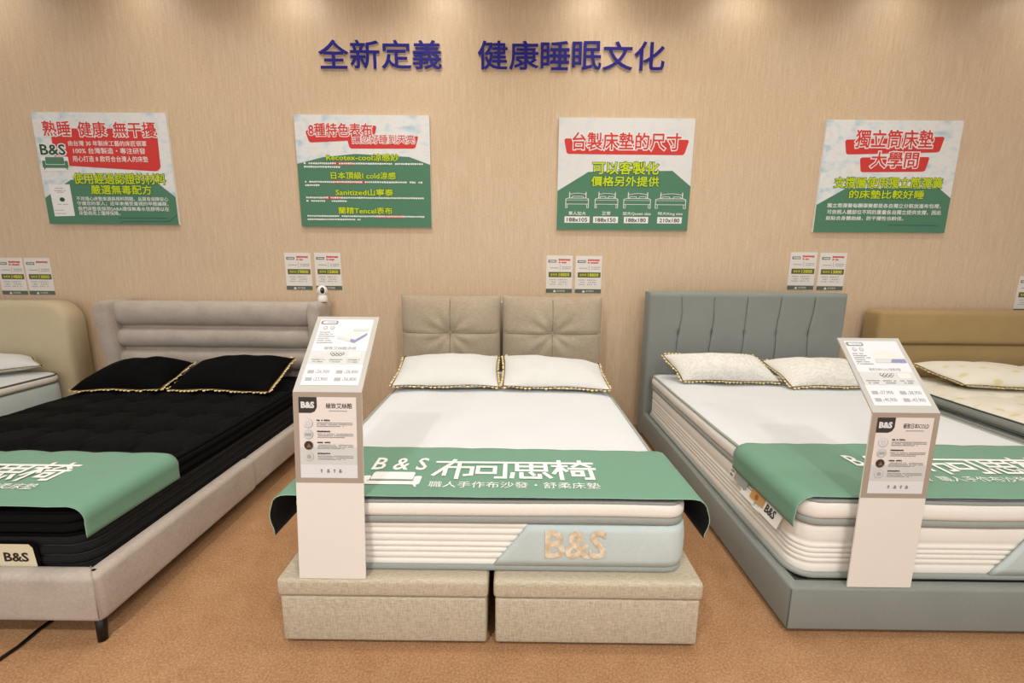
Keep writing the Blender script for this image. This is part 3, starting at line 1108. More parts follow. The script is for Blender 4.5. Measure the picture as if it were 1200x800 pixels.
# ================================================================== BED A: cream headboard at the far left
def cream_bed():
    root = thing('upholstered_bed', 'bed with smooth cream round-cornered headboard at the far left', 'bed', (-4.26, -1.1, 0))
    x0, x1 = -5.03, -3.515
    zb, zt, r = 0.02, 1.035, 0.17
    out = [(x0, zb), (x1, zb)]
    for k in range(13):
        a = math.radians(90 * k / 12)
        out.append((x1 - r + r * cos(a), zt - r + r * sin(a)))
    for k in range(13):
        a = math.radians(90 + 90 * k / 12)
        out.append((x0 + r + r * cos(a), zt - r + r * sin(a)))
    cx, cz = (x0 + x1) / 2, 0.55
    n = len(out)
    layers = []
    for (y, ins) in ((-0.05, 0.012), (-0.055, 0.0), (-0.17, 0.0), (-0.19, 0.004), (-0.205, 0.014), (-0.213, 0.03), (-0.217, 0.06), (-0.219, 0.2)):
        row = []
        for (x, z) in out:
            d = Vector((cx - x, cz - z))
            row.append((x + math.copysign(min(ins, abs(d.x)), d.x), y, z + math.copysign(min(ins, abs(d.y)), d.y)))
        layers.append(row)
    vs = [p for l in layers for p in l]
    fs = [tuple(range(n))]
    for j in range(len(layers) - 1):
        for i in range(n):
            k = (i + 1) % n
            fs.append((j * n + i, j * n + k, (j + 1) * n + k, (j + 1) * n + i))
    fs.append(tuple((len(layers) - 1) * n + k for k in range(n)))
    fix_normals(link_mesh('headboard', vs, fs, 'cream_leather', root))
    box('bed_base', (-5.0, -2.2, 0.05), (-3.53, -0.18, 0.235), 'cream_leather', root, 0.02, 4)
    for (x, y) in ((-3.6, -2.1), (-4.9, -2.1), (-3.6, -0.4), (-4.9, -0.4)):
        lathe('leg', [(0.02, 0), (0.025, 0.06)], (x, y, 0), 'black_metal', root, 12)
cream_bed()
A_RECT = (-4.985, -3.555, -2.15, -0.235)
def blue_side_mattress():
    root = thing('mattress', 'pale mattress with blue-grey sides and olive piping on the cream bed', 'mattress', (-4.27, -1.2, 0.235))
    w = wobble(3.1, 0.002)
    sweep('border', A_RECT, 0.12, [(0.236, 0.03), (0.245, 0.012)] + bulges(0.25, 0.415, [], 0.008, 0.010), 'pale_blue_panel', root, True)
    sweep('pillow_top', A_RECT, 0.12, bulges(0.42, 0.475, [], 0.012, 0.014), 'ivory_border', root, False, w)
    mattress_top('top_panel', A_RECT, 0.12, 0.014, 0.475, 0.02, 'white_knit', root, quilt_white, wob=w)
    tube('piping', tape_loop(A_RECT, 0.12, 0.010, 0.475, w), 0.007, 'olive_tape', root, 6, True)
    tube('piping', tape_loop(A_RECT, 0.12, 0.010, 0.418, w), 0.007, 'olive_tape', root, 6, True)
blue_side_mattress()
pillow('pillow', 'white pillow with thin gold edge on the blue-sided mattress at the far left', [(-4.30, -0.82, 0.545), (-3.60, -0.36, 0.555), (-4.45, -0.40, 0.61), (-3.78, -0.26, 0.60)], 0.15, 'pillow_white', None, seed=31, lace_size=0.013, zmin=0.5)

# ================================================================== BED E: tan headboard at the far right
def tan_bed():
    root = thing('upholstered_bed', 'bed with padded two-tier tan headboard at the far right', 'bed', (3.58, -1.1, 0))
    x0, x1 = 2.83, 4.33
    box('headboard', (x0 + 0.01, -0.17, 0.02), (x1 - 0.01, -0.05, 0.90), 'tan_fabric', root, 0.03, 4)
    box('headboard_cushion', (x0, -0.22, 0.762), (x1, -0.04, 1.022), 'tan_fabric', root, 0.035, 6)
    box('headboard_cushion', (x0 + 0.004, -0.20, 0.40), (x1 - 0.004, -0.06, 0.756), 'tan_fabric', root, 0.035, 6)
    box('bed_base', (x0 + 0.005, -2.15, 0.05), (x1 - 0.005, -0.17, 0.21), 'tan_fabric', root, 0.02, 4)
    for (x, y) in ((x0 + 0.1, -2.05), (x1 - 0.1, -2.05), (x0 + 0.1, -0.4), (x1 - 0.1, -0.4)):
        lathe('leg', [(0.02, 0), (0.025, 0.06)], (x, y, 0), 'black_metal', root, 12)
tan_bed()
E_RECT = (2.862, 4.29, -2.10, -0.235)
def leaf_mattress():
    root = thing('mattress', 'ivory leaf-print mattress with grey sides and dark piping on the tan bed', 'mattress', (3.58, -1.2, 0.21))
    w = wobble(5.1, 0.002)
    sweep('border', E_RECT, 0.10, [(0.212, 0.03), (0.22, 0.012)] + bulges(0.225, 0.42, [0.5], 0.010, 0.010), 'grey_tape', root, True)
    sweep('pillow_top', E_RECT, 0.10, bulges(0.43, 0.492, [], 0.012, 0.014), 'grey_tape', root, False, w)
    def tuft(x, y):
        gx, gy = (x - 2.99) / 0.27, (y + 0.78) / 0.27
        dx, dy = (gx - round(gx)) * 0.27, (gy - round(gy)) * 0.27
        return -0.022 * exp(-((dx * dx + dy * dy) / 0.045 ** 2)) - 0.005 * exp(-(dy / 0.025) ** 2)
    mattress_top('top_panel', E_RECT, 0.10, 0.014, 0.492, 0.03, 'ivory_leaf_print', root, tuft, 90, 110, w)
    for z in (0.492, 0.478, 0.428, 0.414):
        tube('piping', tape_loop(E_RECT, 0.10, 0.009, z, w), 0.0048, 'dark_tape', root, 6, True)
leaf_mattress()
pillow('pillow', 'ivory leaf-print pillow with cream lace, left one on the tan bed', [(3.11, -0.66, 0.555), (3.86, -0.78, 0.56), (3.01, -0.335, 0.635), (3.76, -0.30, 0.60)], 0.17, 'ivory_leaf_print', None, 'gold_cord', 'cream_lace', seed=41, zmin=0.527)
pillow('pillow', 'ivory leaf-print pillow with cream lace, right one on the tan bed cut by the frame', [(3.92, -0.72, 0.555), (4.28, -0.72, 0.555), (3.82, -0.31, 0.61), (4.28, -0.31, 0.61)], 0.15, 'ivory_leaf_print', None, 'gold_cord', 'cream_lace', seed=44, zmin=0.527)

# ================================================================== price stands on the beds
def price_stand(label, xa, xb, y_bot, z_bot, y_top, z_top, z_split, y_back, z_back, title, prices, group, mat_y, mat_z):
    T = 0.005
    root = thing('price_stand', label, 'display stand', ((xa + xb) / 2, y_bot, z_bot), group)
    W = xb - xa
    fb, ft = Vector((0, y_bot, z_bot)), Vector((0, y_top, z_top))
    up = (ft - fb).normalized()
    nf = Vector((0, -up.z, up.y))              # towards the aisle
    Hf = (ft - fb).length
    def sheet(name, a, b, nrm, mat, parent, x0=xa, x1=xb, mats=None):
        vs = [Vector((x, 0, 0)) + p - nrm * d for d in (0, T) for p in (a, b) for x in (x0, x1)]
        fs = [(0, 1, 3, 2), (4, 6, 7, 5), (0, 4, 5, 1), (2, 3, 7, 6), (0, 2, 6, 4), (1, 5, 7, 3)]
        return fix_normals(link_mesh(name, vs, fs, mat, parent, False))
    k = (z_split - z_bot) / (z_top - z_bot)
    fm = fb + (ft - fb) * k
    front = sheet('front_panel', fb, ft, nf, 'placard_white', root)
    H = (ft - fm).length
    F = lambda u, v, d: tuple(Vector((xa + u, 0, 0)) + ft - up * v + nf * (0.0004 + d))
    pr = Print()
    pr.rect(0, 0, W, H, 'placard_taupe', 0)
    pr.build('printed_border', F, front)
    m = 0.019
    pw, phh = W - 2 * m, H - 0.017 - 0.018
    pr = Print()
    pr.rect(m, 0.017, m + pw, 0.017 + phh, 'page_warm', 1)
    pr.poly([(m, 0.017), (m + 0.062, 0.017), (m + 0.062, 0.052), (m + 0.055, 0.066), (m + 0.042, 0.072), (m, 0.072)], 'print_charcoal', 2)
    pr.text('B&S', (m + 0.009, 0.034, m + 0.052, 0.054), 'page_white', 0.05, 3)
    pr.text(title, (m + 0.092, 0.038, m + pw - 0.014, 0.056), 'print_charcoal', 0.02, 2)
    pr.dashes(m + 0.103, m + pw - 0.03, 0.0625, 0.004, 'print_grey', 2)
    pr.rect(m, 0.017 + phh * 0.62, m + pw, 0.017 + phh * 0.835, 'print_light_grey', 2)
    pr.rect(m, 0.017 + phh * 0.835, m + pw, 0.017 + phh, 'page_white', 2)
    for i in range(4):
        cy = 0.108 + i * 0.0385
        cu = m + 0.031
        pr.disc(cu, cy, 0.0165, 'print_mid_grey', 3)
        pr.disc(cu - 0.001, cy - 0.001, 0.0150, ['page_white', 'print_light_grey', 'print_charcoal', 'print_light_grey'][i], 4)
        if i == 0:
            for q in range(5):
                pr.disc(cu + 0.007 * cos(q * 1.257), cy + 0.007 * sin(q * 1.257), 0.0038, 'print_light_grey', 5)
        elif i == 1:
            pr.rect(cu - 0.012, cy - 0.005, cu + 0.010, cy + 0.005, 'print_mid_grey', 5)
        elif i == 2:
            pr.poly([(cu - 0.008, cy + 0.007), (cu, cy - 0.009), (cu + 0.009, cy + 0.006)], 'print_brown', 5)
        else:
            pr.disc(cu, cy, 0.008, 'print_mid_grey', 5)
        pr.dashes(m + 0.060, m + 0.105, cy - 0.014, 0.0058, 'print_charcoal', 3, 0.12)
        for q in range(3):
            pr.dashes(m + 0.060, m + pw - 0.012 - (0.03 if q == 2 else 0), cy - 0.004 + q * 0.0058, 0.0036, 'print_grey', 3, 0.25)
    vy = 0.017 + phh * 0.90
    for q, uu in enumerate((0.072, 0.095, 0.116, 0.136)):
        pr.disc(m + uu, vy, 0.0038, 'print_grey', 4, 8)
        pr.rect(m + uu - (0.002 if q % 2 == 0 else 0.005), vy + 0.003, m + uu + (0.002 if q % 2 == 0 else 0.005), vy + 0.009, 'print_grey', 4)
    pr.build('product_page', F, front)
    # slanted top
    tb = Vector((0, y_back, z_back))
    ut = (tb - ft).normalized()
    nt = Vector((0, -ut.z, ut.y))
    if nt.z < 0:
        nt = -nt
    H2 = (tb - ft).length
    top = sheet('top_panel', ft, tb, nt, 'placard_grey', root)
    G = lambda u, v, d: tuple(Vector((xa + u, 0, 0)) + tb - ut * v + nt * (0.0004 + d))
    pr = Print()
    m = 0.017
    a, b = m, W - m
    t0, t1 = 0.014, H2 - 0.026
    ph = t1 - t0
    pr.rect(a, t0, b, t1, 'page_white', 0)
    Y = lambda f: t0 + ph * f
    X = lambda f: a + (b - a) * f
    pr.rect(X(0.02), Y(0.022), X(0.34), Y(0.085), 'print_grey', 1, 0.006)
    pr.rect(X(0.06), Y(0.034), X(0.31), Y(0.073), 'page_white', 2, 0.004)
    pr.text('布可思椅', (X(0.13), Y(0.042), X(0.29), Y(0.066)), 'print_grey', 0.0, 3)
    for q in (0.13, 0.26):
        pr.disc(X(q), Y(0.14), 0.0085, 'print_mid_grey', 1)
        pr.disc(X(q), Y(0.14), 0.006, 'print_light_grey', 2)
    for q in range(6):
        pr.dashes(X(0.05), X(0.30 + 0.05 * ((q * 7) % 3 - 1)), Y(0.205 + 0.033 * q), 0.0042, 'print_grey', 1, 0.2)
    # mattress picture
    if group == 'l':
        pr.poly([(X(0.40), Y(0.27)), (X(0.60), Y(0.19)), (X(0.94), Y(0.22)), (X(0.74), Y(0.33))], 'page_warm', 1)
        pr.poly([(X(0.40), Y(0.27)), (X(0.74), Y(0.33)), (X(0.74), Y(0.38)), (X(0.40), Y(0.31))], 'print_light_grey', 2)
        pr.poly([(X(0.66), Y(0.315)), (X(0.74), Y(0.33)), (X(0.94), Y(0.22)), (X(0.94), Y(0.255)), (X(0.74), Y(0.38)), (X(0.66), Y(0.36))], 'print_violet', 3)
        pr.rect(X(0.66), Y(0.15), X(0.95), Y(0.19), 'print_light_grey', 2)
    else:
        pr.poly([(X(0.46), Y(0.17)), (X(0.92), Y(0.17)), (X(0.98), Y(0.29)), (X(0.42), Y(0.29))], 'page_warm', 1)
        pr.rect(X(0.42), Y(0.295), X(0.98), Y(0.355), 'print_light_grey', 2)
        pr.poly([(X(0.73), Y(0.30)), (X(0.98), Y(0.30)), (X(0.98), Y(0.355)), (X(0.69), Y(0.355))], 'print_violet', 3)
    pr.text(title + ('涼感' if group == 'l' else '涼感床墊'), (X(0.22), Y(0.440), X(0.80), Y(0.485)), 'print_grey', 0.01, 1)
    pr.rect(a, Y(0.50), b, Y(0.70), 'print_light_grey', 1)
    for q in range(3):
        cc = X(0.18 + 0.31 * q)
        if q == 1:
            for s in range(7):
                pr.disc(cc - 0.02 + 0.0066 * s, Y(0.555) + 0.003 * ((s % 2) * 2 - 1), 0.0055, 'print_charcoal', 2, 10)
                pr.disc(cc - 0.02 + 0.0066 * s, Y(0.555) + 0.003 * ((s % 2) * 2 - 1), 0.0035, 'page_white', 3, 10)
        else:
            pr.rect(cc - 0.022, Y(0.52), cc + 0.022, Y(0.60), 'page_warm' if q else 'print_light_grey', 2)
        for s in range(2):
            pr.dashes(cc - 0.024 + 0.006 * s, cc + 0.024 - 0.006 * s, Y(0.63 + 0.033 * s), 0.0042, 'print_grey', 3, 0.2)
    for q, s in enumerate(prices):
        u0, v0 = X(0.06 + 0.5 * (q % 2)), Y(0.79 + 0.105 * (q // 2))
        pr.rect(u0, v0, u0 + 0.022, v0 + 0.013, 'print_mid_grey', 1)
        pr.text('$', (u0 + 0.027, v0 + 0.004, u0 + 0.031, v0 + 0.013), 'print_grey', 0.0, 1)
        pr.text(s, (u0 + 0.033, v0 - 0.001, u0 + 0.076, v0 + 0.014), 'print_grey', 0.012, 1)
    pr.build('price_page', G, top)
    # narrow rear strut standing on the mattress
    p0 = Vector((0, y_top + 0.05, z_top + 0.05 * (z_back - z_top) / (y_back - y_top) - 0.006))
    c = (xa + xb) / 2
    sheet('rear_strut', Vector((0, mat_y, mat_z)), p0, Vector((0, 1, 0)), 'placard_white', root, c - 0.03, c + 0.03)
    return root
price_stand('white price stand with grey slanted top on the linen bed, beside the winged taupe headboard', -0.745, -0.512, -2.238, 0.269, -2.180, 0.930, 0.615, -1.950, 1.157,
            '極致艾絲酷', ('26,900', '28,800', '23,900', '36,800'), 'l', -2.085, 0.5665)
price_stand('white price stand with grey slanted top on the slate bed, before the tan headboard', 1.236, 1.468, -2.163, 0.1995, -2.152, 0.868, 0.553, -1.940, 1.092,
            '極致日本ICOLD', ('37,900', '38,900', '40,900', '43,900'), 'r', -2.06, 0.5385)
for o in COL.objects:
    if o.get('group') in ('l', 'r'):
        del o['group']

# ================================================================== wall letters
def wall_letters():
    rows = [('全', -1.478, 0.225, 'first of the four on the left'), ('新', -1.243, 0.222, 'second of the four on the left'),
            ('定', -1.008, 0.222, 'third of the four on the left'), ('義', -0.775, 0.216, 'last of the four on the left'),
            ('健', -0.290, 0.224, 'first of the six on the right'), ('康', -0.055, 0.220, 'second of the six on the right'),
            ('睡', 0.178, 0.218, 'third of the six on the right'), ('眠', 0.412, 0.218, 'fourth of the six on the right'),
            ('文', 0.640, 0.222, 'fifth of the six on the right'), ('化', 0.874, 0.226, 'last of the six on the right')]
    for ch, x, w, where in rows:
        z0, z1 = 2.780, 2.977
        root = thing('wall_letter', 'raised navy character %s on the wall, %s' % (ch, where), 'letter', (x + w / 2, -0.02, (z0 + z1) / 2), 'raised navy wall characters')
        vs, fs, bb = text_mesh(ch, 0.012)
        sx, sz = w / (bb[1] - bb[0]), (z1 - z0) / (bb[3] - bb[2])
        c = bpy.data.curves.new('glyphs', 'FONT')
        c.body = ch
        c.resolution_u = 3
        c.extrude = 0.5
        c.bevel_depth = 0.012
        c.bevel_resolution = 0
        o = bpy.data.objects.new('glyphs', c)
        COL.objects.link(o)
        dg = bpy.context.evaluated_depsgraph_get()
        m = bpy.data.meshes.new_from_object(o.evaluated_get(dg))
        raw = [v.co.copy() for v in m.vertices]
        pf = [tuple(p.vertices) for p in m.polygons]
        bpy.data.objects.remove(o)
        zz = [p.z for p in raw]
        zmin, zmax = min(zz), max(zz)
        def put(y0, y1, k):
            out = []
            for p in raw:
                t = (p.z - zmin) / (zmax - zmin)
                out.append((x + (p.x - bb[0]) * sx, y0 + (y1 - y0) * t, z0 + (p.y - bb[2]) * sz))
            return out
        link_mesh('face', put(-0.0125, -0.019, 1), pf, 'navy_acrylic', root, False)
        link_mesh('backing', put(-0.0005, -0.0122, 1), pf, 'letter_edge', root, False)
wall_letters()

# ================================================================== four printed boards
SW, SH = 1.032, 0.826
def board(label, x, z, cloud):
    root = thing('wall_sign', label, 'sign', (x + SW / 2, -0.012, z - SH / 2), 'printed boards on the wall')
    box('board', (x, -0.022, z - SH), (x + SW, -0.001, z), 'board_edge', root, 0.0)
    fn = lambda u, v, d: (x + u * SW, -0.0225 - d, z - v * SH)
    pr = Print()
    pr.rect(0.0, 0.0, 1.0, 1.0, cloud, 0)
    pr.build('cloud_print', fn, root)
    return root, fn
def hill(pts, root, fn, r=0.02):
    Print().poly(round_poly(pts, r) if r else pts, 'print_green', 1).build('green_print', fn, root)
def banner(polys, root, fn):
    p = Print()
    for q in polys:
        p.poly(round_poly(q, 0.022), 'print_red', 2)
    p.build('red_banner', fn, root)
def headline(rows, root, fn, outline=0.075):
    p = Print()
    for s, bx in rows:
        small = bx[3] - bx[1] < 0.1
        p.text(s, bx, 'print_white', 0.085 if small else outline, 4)
        p.text(s, bx, 'print_red', 0.006 if small else 0.016, 6)
    p.build('headline', fn, root)
def subhead(rows, root, fn):
    p = Print()
    for s, bx in rows:
        p.text(s, bx, 'print_dark_green', 0.058, 4)
        p.text(s, bx, 'print_lime', 0.018, 6)
    p.build('subheading', fn, root)
def body(rows, root, fn, bold=0.008):
    p = Print()
    for s, bx in rows:
        p.text(s, bx, 'print_white', bold, 4)
    return p.build('body_text', fn, root)

def sign_one():
    root, fn = board('green and white board with red box and small sofa logo, leftmost on the wall', -3.704, 2.462, 'print_cloud')
    hill([(0.0, 0.76), (0.219, 0.594), (0.85, 0.59), (1.0, 0.744), (1.0, 1.0), (0.0, 1.0)], root, fn, 0)
    banner([[(0.125, 0.14), (0.922, 0.137), (0.915, 0.484), (0.883, 0.513), (0.122, 0.463)]], root, fn)
    headline([('熟睡', (0.072, 0.076, 0.278, 0.205)), ('健康', (0.334, 0.081, 0.543, 0.207)), ('無干擾', (0.599, 0.082, 0.916, 0.209))], root, fn)
    body([('由台灣 30 年製床工藝的床匠領軍', (0.245, 0.245, 0.831, 0.293)), ('100% 台灣製造・專注研發', (0.274, 0.308, 0.816, 0.360)),
          ('用心打造 8 款符合台灣人的床墊', (0.260, 0.380, 0.829, 0.432)),
          ('不用擔心床墊來源與用料問題，品質有保障安心', (0.240, 0.746, 0.943, 0.784)), ('守護您的家人；近年來備受重視的甲醛議題，', (0.240, 0.790, 0.939, 0.829)),
          ('我們床墊皆採用SARA環保無毒水性膠得以在', (0.241, 0.837, 0.940, 0.875)), ('床墊商用上獲得保障。', (0.244, 0.878, 0.559, 0.917))], root, fn)
    subhead([('使用經過認證的材料', (0.244, 0.534, 0.941, 0.630)), ('嚴選無毒配方', (0.363, 0.640, 0.824, 0.723))], root, fn)
    p = Print()
    p.text('B&S', (0.027, 0.281, 0.213, 0.372), 'print_white', 0.09, 4)
    p.text('B&S', (0.027, 0.281, 0.213, 0.372), 'print_dark_green', 0.02, 6)
    p.rect(0.018, 0.388, 0.226, 0.515, 'print_white', 3, 0.01)
    sofa_logo(p, 0.025, 0.393, 0.195, 0.113, 'print_green', 5)
    p.build('sofa_logo', fn, root)
    p = Print()
    p.poly([(0.045, 0.640), (0.205, 0.636), (0.208, 0.925), (0.052, 0.93)], 'print_white', 3)
    p.dashes(0.09, 0.15, 0.668, 0.008, 'print_grey', 4)
    p.disc(0.13, 0.775, 0.020, 'print_dark_green', 4)
    for v, a, b in ((0.69, 0.08, 0.17), (0.705, 0.1, 0.15), (0.815, 0.09, 0.17), (0.87, 0.06, 0.13), (0.9, 0.06, 0.14)):
        p.dashes(a, b, v, 0.007, 'print_grey', 4)
    p.build('certificate_print', fn, root)
    p = Print()
    for k in range(26):
        p.rect(0.545 + k * 0.0145, 0.937, 0.5545 + k * 0.0145, 0.944, 'print_navy', 3)
    p.stroke([(0.547, 0.995), (0.575, 0.974), (0.933, 0.968), (0.995, 0.908)], 0.004, 'print_navy', 3)
    p.build('dashed_line', fn, root)
sign_one()

def sign_two():
    root, fn = board('green board listing four fabrics in lime headings, second from left on the wall', -1.693, 2.457, 'print_cloud')
    hill([(0.0, 0.43), (0.197, 0.369), (0.444, 0.338), (0.843, 0.362), (1.0, 0.43), (1.0, 1.0), (0.0, 1.0)], root, fn, 0)
    banner([[(0.077, 0.135), (0.61, 0.089), (0.589, 0.192), (0.398, 0.223), (0.102, 0.242)], [(0.386, 0.208), (0.918, 0.177), (0.89, 0.289), (0.401, 0.292)]], root, fn)
    headline([('8種特色表布', (0.102, 0.072, 0.574, 0.185)), ('讓您好睡到天亮', (0.424, 0.168, 0.888, 0.246))], root, fn)
    for row in (('Recotex-cool涼感紗', (0.223, 0.338, 0.765, 0.400)), ('日本頂級I cold涼感', (0.249, 0.500, 0.737, 0.562)),
                ('Sanitized山寧泰', (0.277, 0.651, 0.714, 0.712)), ('蘭精Tencel表布', (0.291, 0.818, 0.701, 0.880))):
        subhead([row], root, fn)
    for (v, r0, r1, e) in ((0.415, 0.265, 0.427, 0.335), (0.580, 0.263, 0.514, 0.163), (0.723, 0.185, 0.314, 0.359), (0.892, 0.58, 0.789, 0.456)):
        p = Print()
        p.rect(r0 - 0.006, v - 0.002, r1, v + 0.021, 'print_red', 3, 0.004)
        p.dashes(0.05, 0.945, v + 0.001, 0.017, 'print_white', 4, 0.22)
        p.dashes(0.05, e, v + 0.032, 0.017, 'print_white', 4, 0.22)
        p.build('body_text', fn, root)
sign_two()

def bed_icon(p, u0, v0, u1, v1, pil):
    t = 0.006
    w, h = u1 - u0, v1 - v0
    m = 'print_white'
    hb0, hb1 = u0 + 0.16 * w, u1 - 0.12 * w
    p.stroke([(hb0, v0 + 0.36 * h), (hb0, v0 + 0.0 * h)], t, m, 3)
    p.stroke([(hb1, v0 + 0.36 * h), (hb1, v0 + 0.0 * h)], t, m, 3)
    arch = [(hb0 + (hb1 - hb0) * k / 8, v0 + 0.14 * h - 0.08 * h * sin(pi * k / 8)) for k in range(9)]
    p.stroke(arch, t * 0.7, m, 3)
    for k in range(pil):
        a = hb0 + (hb1 - hb0) * (k + 0.12) / pil
        b = hb0 + (hb1 - hb0) * (k + 0.88) / pil
        p.stroke([(a, v0 + 0.36 * h), (a + 0.1 * (b - a), v0 + 0.26 * h), (b - 0.1 * (b - a), v0 + 0.26 * h), (b, v0 + 0.36 * h)], t * 0.7, m, 3)
    p.stroke([(u0, v1), (u0, v0 + 0.44 * h), (u0 + 0.1 * w, v0 + 0.38 * h), (u1 - 0.08 * w, v0 + 0.38 * h), (u1, v0 + 0.44 * h), (u1, v1)], t * 0.8, m, 3)
    p.stroke([(u0, v0 + 0.50 * h), (u1, v0 + 0.50 * h)], t * 0.5, m, 3)
    p.stroke([(u0, v0 + 0.76 * h), (u1, v0 + 0.76 * h)], t * 0.7, m, 3)
    p.stroke([(u0, v1), (u0 + 0.07 * w, v1), (u0 + 0.07 * w, v0 + 0.78 * h)], t * 0.6, m, 3)
    p.stroke([(u1, v1), (u1 - 0.07 * w, v1), (u1 - 0.07 * w, v0 + 0.78 * h)], t * 0.6, m, 3)

def sign_three():
    root, fn = board('green and white board with four bed outlines and sizes, second from right on the wall', 0.328, 2.449, 'print_cloud_pale')
    hill([(0.0, 0.645), (0.228, 0.472), (0.857, 0.457), (1.0, 0.595), (1.0, 1.0), (0.0, 1.0)], root, fn, 0)
    banner([[(0.039, 0.18), (0.966, 0.185), (0.935, 0.319), (0.062, 0.315)]], root, fn)
    headline([('台製床墊的尺寸', (0.103, 0.127, 0.904, 0.274))], root, fn)
    subhead([('可以客製化', (0.259, 0.381, 0.753, 0.492)), ('價格另外提供', (0.253, 0.511, 0.760, 0.599))], root, fn)
    p = Print()
    for (a, b, n) in ((0.065, 0.237, 1), (0.287, 0.459, 2), (0.504, 0.706, 2), (0.745, 0.973, 2)):
        bed_icon(p, a, 0.655, b, 0.797, n)
    p.build('bed_outlines', fn, root)
    body([('單人加大', (0.089, 0.830, 0.220, 0.864)), ('正常', (0.343, 0.828, 0.406, 0.863)), ('加大Queen size', (0.501, 0.829, 0.713, 0.864)), ('特大King size', (0.768, 0.829, 0.956, 0.864))], root, fn, 0.012)
    p = Print()
    for (a, b, s) in ((0.059, 0.250, '188x105'), (0.277, 0.467, '188x150'), (0.512, 0.697, '188x180'), (0.766, 0.953, '210x180')):
        p.rect(a, 0.876, b, 0.935, 'print_white', 3)
        p.text(s, (a + 0.018, 0.889, b - 0.018, 0.924), 'print_charcoal', 0.02, 5)
    p.build('size_boxes', fn, root)
sign_three()

def sign_four():
    root, fn = board('green and white board with two red banners and slanted lime text, rightmost on the wall', 2.3546, 2.447, 'print_cloud')
    hill([(0.0, 0.75), (0.201, 0.601), (0.902, 0.593), (1.0, 0.68), (1.0, 1.0), (0.0, 1.0)], root, fn, 0)
    banner([[(0.149, 0.171), (0.879, 0.139), (0.857, 0.275), (0.171, 0.3)], [(0.277, 0.325), (0.793, 0.316), (0.773, 0.446), (0.296, 0.455)]], root, fn)
    headline([('獨立筒床墊', (0.227, 0.085, 0.797, 0.238)), ('大學問', (0.362, 0.275, 0.709, 0.412))], root, fn)
    subhead([('支撐層使用獨立筒彈簧', (0.112, 0.500, 0.918, 0.595)), ('的床墊比較好睡', (0.235, 0.614, 0.795, 0.690))], root, fn)
    body([('獨立筒彈簧每顆彈簧都是各自獨立分裝放進布包裡，', (0.081, 0.735, 0.937, 0.775)), ('可依照人體部位不同的重量各自獨立提供支撐，因此', (0.086, 0.793, 0.948, 0.834)),
          ('能貼合身體曲線，防干擾性也較佳。', (0.083, 0.851, 0.670, 0.889))], root, fn, 0.012)
    p = Print()
    for k in range(26):
        p.rect(0.563 + k * 0.0145, 0.927, 0.5725 + k * 0.0145, 0.934, 'print_navy', 3)
    p.build('dashed_line', fn, root)
sign_four()

# ================================================================== laminated price cards
def price_card(label, x0, z1, price, red2, w=0.212, h=0.300, group='laminated price cards on the wall'):
    root = thing('price_card', label, 'price card', (x0 + w / 2, -0.002, z1 - h / 2), group)
    box('laminated_sheet', (x0, -0.0024, z1 - h), (x0 + w, -0.0004, z1), 'paper', root, 0.0)
    fn = lambda u, v, d: (x0 + u * w, -0.0026 - d * 0.5, z1 - v * h)
    p = Print()
    p.rect(0.07, 0.115, 0.38, 0.185, 'print_footer', 0)
    p.dashes(0.11, 0.36, 0.13, 0.04, 'paper', 2, 0.2)
    p.dashes(0.46, 0.90, 0.085, 0.055, 'print_red', 1, 0.12)
    if red2:
        p.dashes(0.46, 0.46 + red2, 0.160, 0.045, 'print_red', 1, 0.12)
    p.dashes(0.14, 0.45, 0.315, 0.022, 'print_grey', 1, 0.25)
    p.rect(0.515, 0.25, 0.527, 0.39, 'print_grey', 1)
    p.dashes(0.60, 0.94, 0.290, 0.022, 'print_grey', 1, 0.2)
    p.dashes(0.60, 0.92, 0.335, 0.022, 'print_grey', 1, 0.2)
    for k, (a, b, s) in enumerate(((0.14, 0.37, 3), (0.14, 0.37, 2), (0.14, 0.37, 2))):
        v = 0.625 + 0.062 * k
        p.dashes(a, b, v, 0.034, 'print_grey', 1, 0.8)
        p.dashes(0.46, 0.80, v, 0.034, 'print_grey', 1, 0.8)
    p.build('small_print', fn, root)
    p = Print()
    p.rect(0.09, 0.435, 0.96, 0.575, 'print_olive', 1)
    p.text('優惠價', (0.16, 0.475, 0.42, 0.535), 'print_yellow', 0.0, 3)
    p.text(price, (0.48, 0.465, 0.88, 0.545), 'print_yellow', 0.02, 3)
    p.build('price_band', fn, root)
    p = Print()
    p.rect(0.0, 0.885, 1.0, 0.995, 'print_footer', 1)
    p.rect(0.28, 0.945, 0.38, 0.975, 'paper', 2)
    p.rect(0.30, 0.920, 0.36, 0.95, 'paper', 2)
    p.text('布可思椅', (0.42, 0.915, 0.72, 0.970), 'paper', 0.0, 2)
    p.build('footer_band', fn, root)
    return root
for (x0, z1, price, r2, lab) in (
        (-4.215, 1.367, '14800', 0.4, 'laminated price card cut by the left edge of the photo'),
        (-3.990, 1.368, '13800', 0.0, 'laminated price card above the right end of the cream headboard'),
        (-1.864, 1.427, '19800', 0.25, 'laminated price card above the winged headboard, left of its pair'),
        (-1.621, 1.429, '15800', 0.3, 'laminated price card right behind the small white camera'),
        (0.256, 1.422, '18800', 0.3, 'laminated price card above the right tufted back cushion, left of its pair'),
        (0.492, 1.421, '18800', 0.4, 'laminated price card above the right tufted back cushion, right of its pair'),
        (2.214, 1.465, '13800', 0.25, 'laminated price card above the slate headboard, left of its pair'),
        (2.452, 1.462, '13800', 0.25, 'laminated price card above the slate headboard, right of its pair'),
        (4.075, 1.292, '13800', 0.0, 'laminated price card above the tan headboard at the right edge')):
    price_card(lab, x0, z1, price, r2)

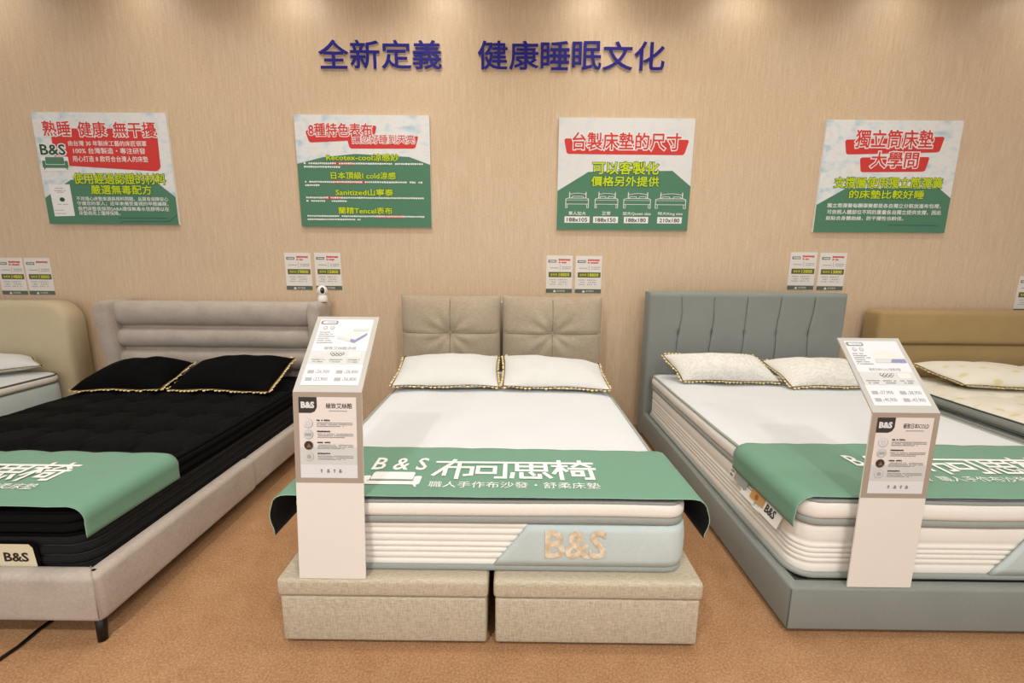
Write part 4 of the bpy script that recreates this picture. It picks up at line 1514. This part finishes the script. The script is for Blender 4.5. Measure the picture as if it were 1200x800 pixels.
# ================================================================== small things
def security_camera():
    x, y, z = -1.515, -0.14, 1.046
    root = thing('security_camera', 'small white round-headed camera standing on the winged headboard', 'camera', (x, y, z))
    lathe('base', [(0.034, 0.0), (0.037, 0.004), (0.036, 0.03), (0.030, 0.05), (0.024, 0.056)], (x, y, z), 'white_plastic', root, 24)
    vs, fs = [], []
    n, m = 16, 24
    R = 0.040
    c = Vector((x, y, z + 0.088))
    for i in range(n + 1):
        a = pi * i / n
        for k in range(m):
            b = 2 * pi * k / m
            vs.append((c.x + R * sin(a) * cos(b), c.y + R * sin(a) * sin(b), c.z + R * cos(a)))
    for i in range(n):
        for k in range(m):
            fs.append((i * m + k, (i + 1) * m + k, (i + 1) * m + (k + 1) % m, i * m + (k + 1) % m))
    head = link_mesh('head', vs, fs, 'white_plastic', root)
    # black oval face plate turned a little towards the aisle on the right
    d0 = Vector((0.42, -0.9, 0.1)).normalized()
    sx = d0.cross(Vector((0, 0, 1))).normalized()
    sy = sx.cross(d0).normalized()
    pv, pf = [], []
    rings = 6
    for i in range(rings + 1):
        for k in range(24):
            a = 2 * pi * k / 24
            e = i / rings
            q = (d0 + sx * 0.45 * e * cos(a) + sy * 0.85 * e * sin(a)).normalized()
            pv.append(c + q * (R + 0.0015 * (1 if i < rings else -0.5)))
    for i in range(rings):
        for k in range(24):
            pf.append((i * 24 + k, (i + 1) * 24 + k, (i + 1) * 24 + (k + 1) % 24, i * 24 + (k + 1) % 24))
    face = fix_normals(link_mesh('face_plate', [tuple(p) for p in pv], pf, 'black_plastic', head))
security_camera()

def floor_cord():
    pts = [(-1.70, -1.75, 0.008), (-1.735, -1.95, 0.007), (-1.75, -2.10, 0.007), (-1.757, -2.2, 0.007), (-1.752, -2.27, 0.007), (-1.762, -2.33, 0.007), (-1.768, -2.5, 0.007), (-1.80, -2.75, 0.007), (-1.9, -3.0, 0.007)]
    o = tube('power_cord', pts, 0.0065, 'black_plastic', None, 8)
    tag(o, 'black power cord running out over the carpet from under the suede bed', 'cord')
floor_cord()

for _o in COL.objects:
    if '_base' in _o:
        del _o['_base']
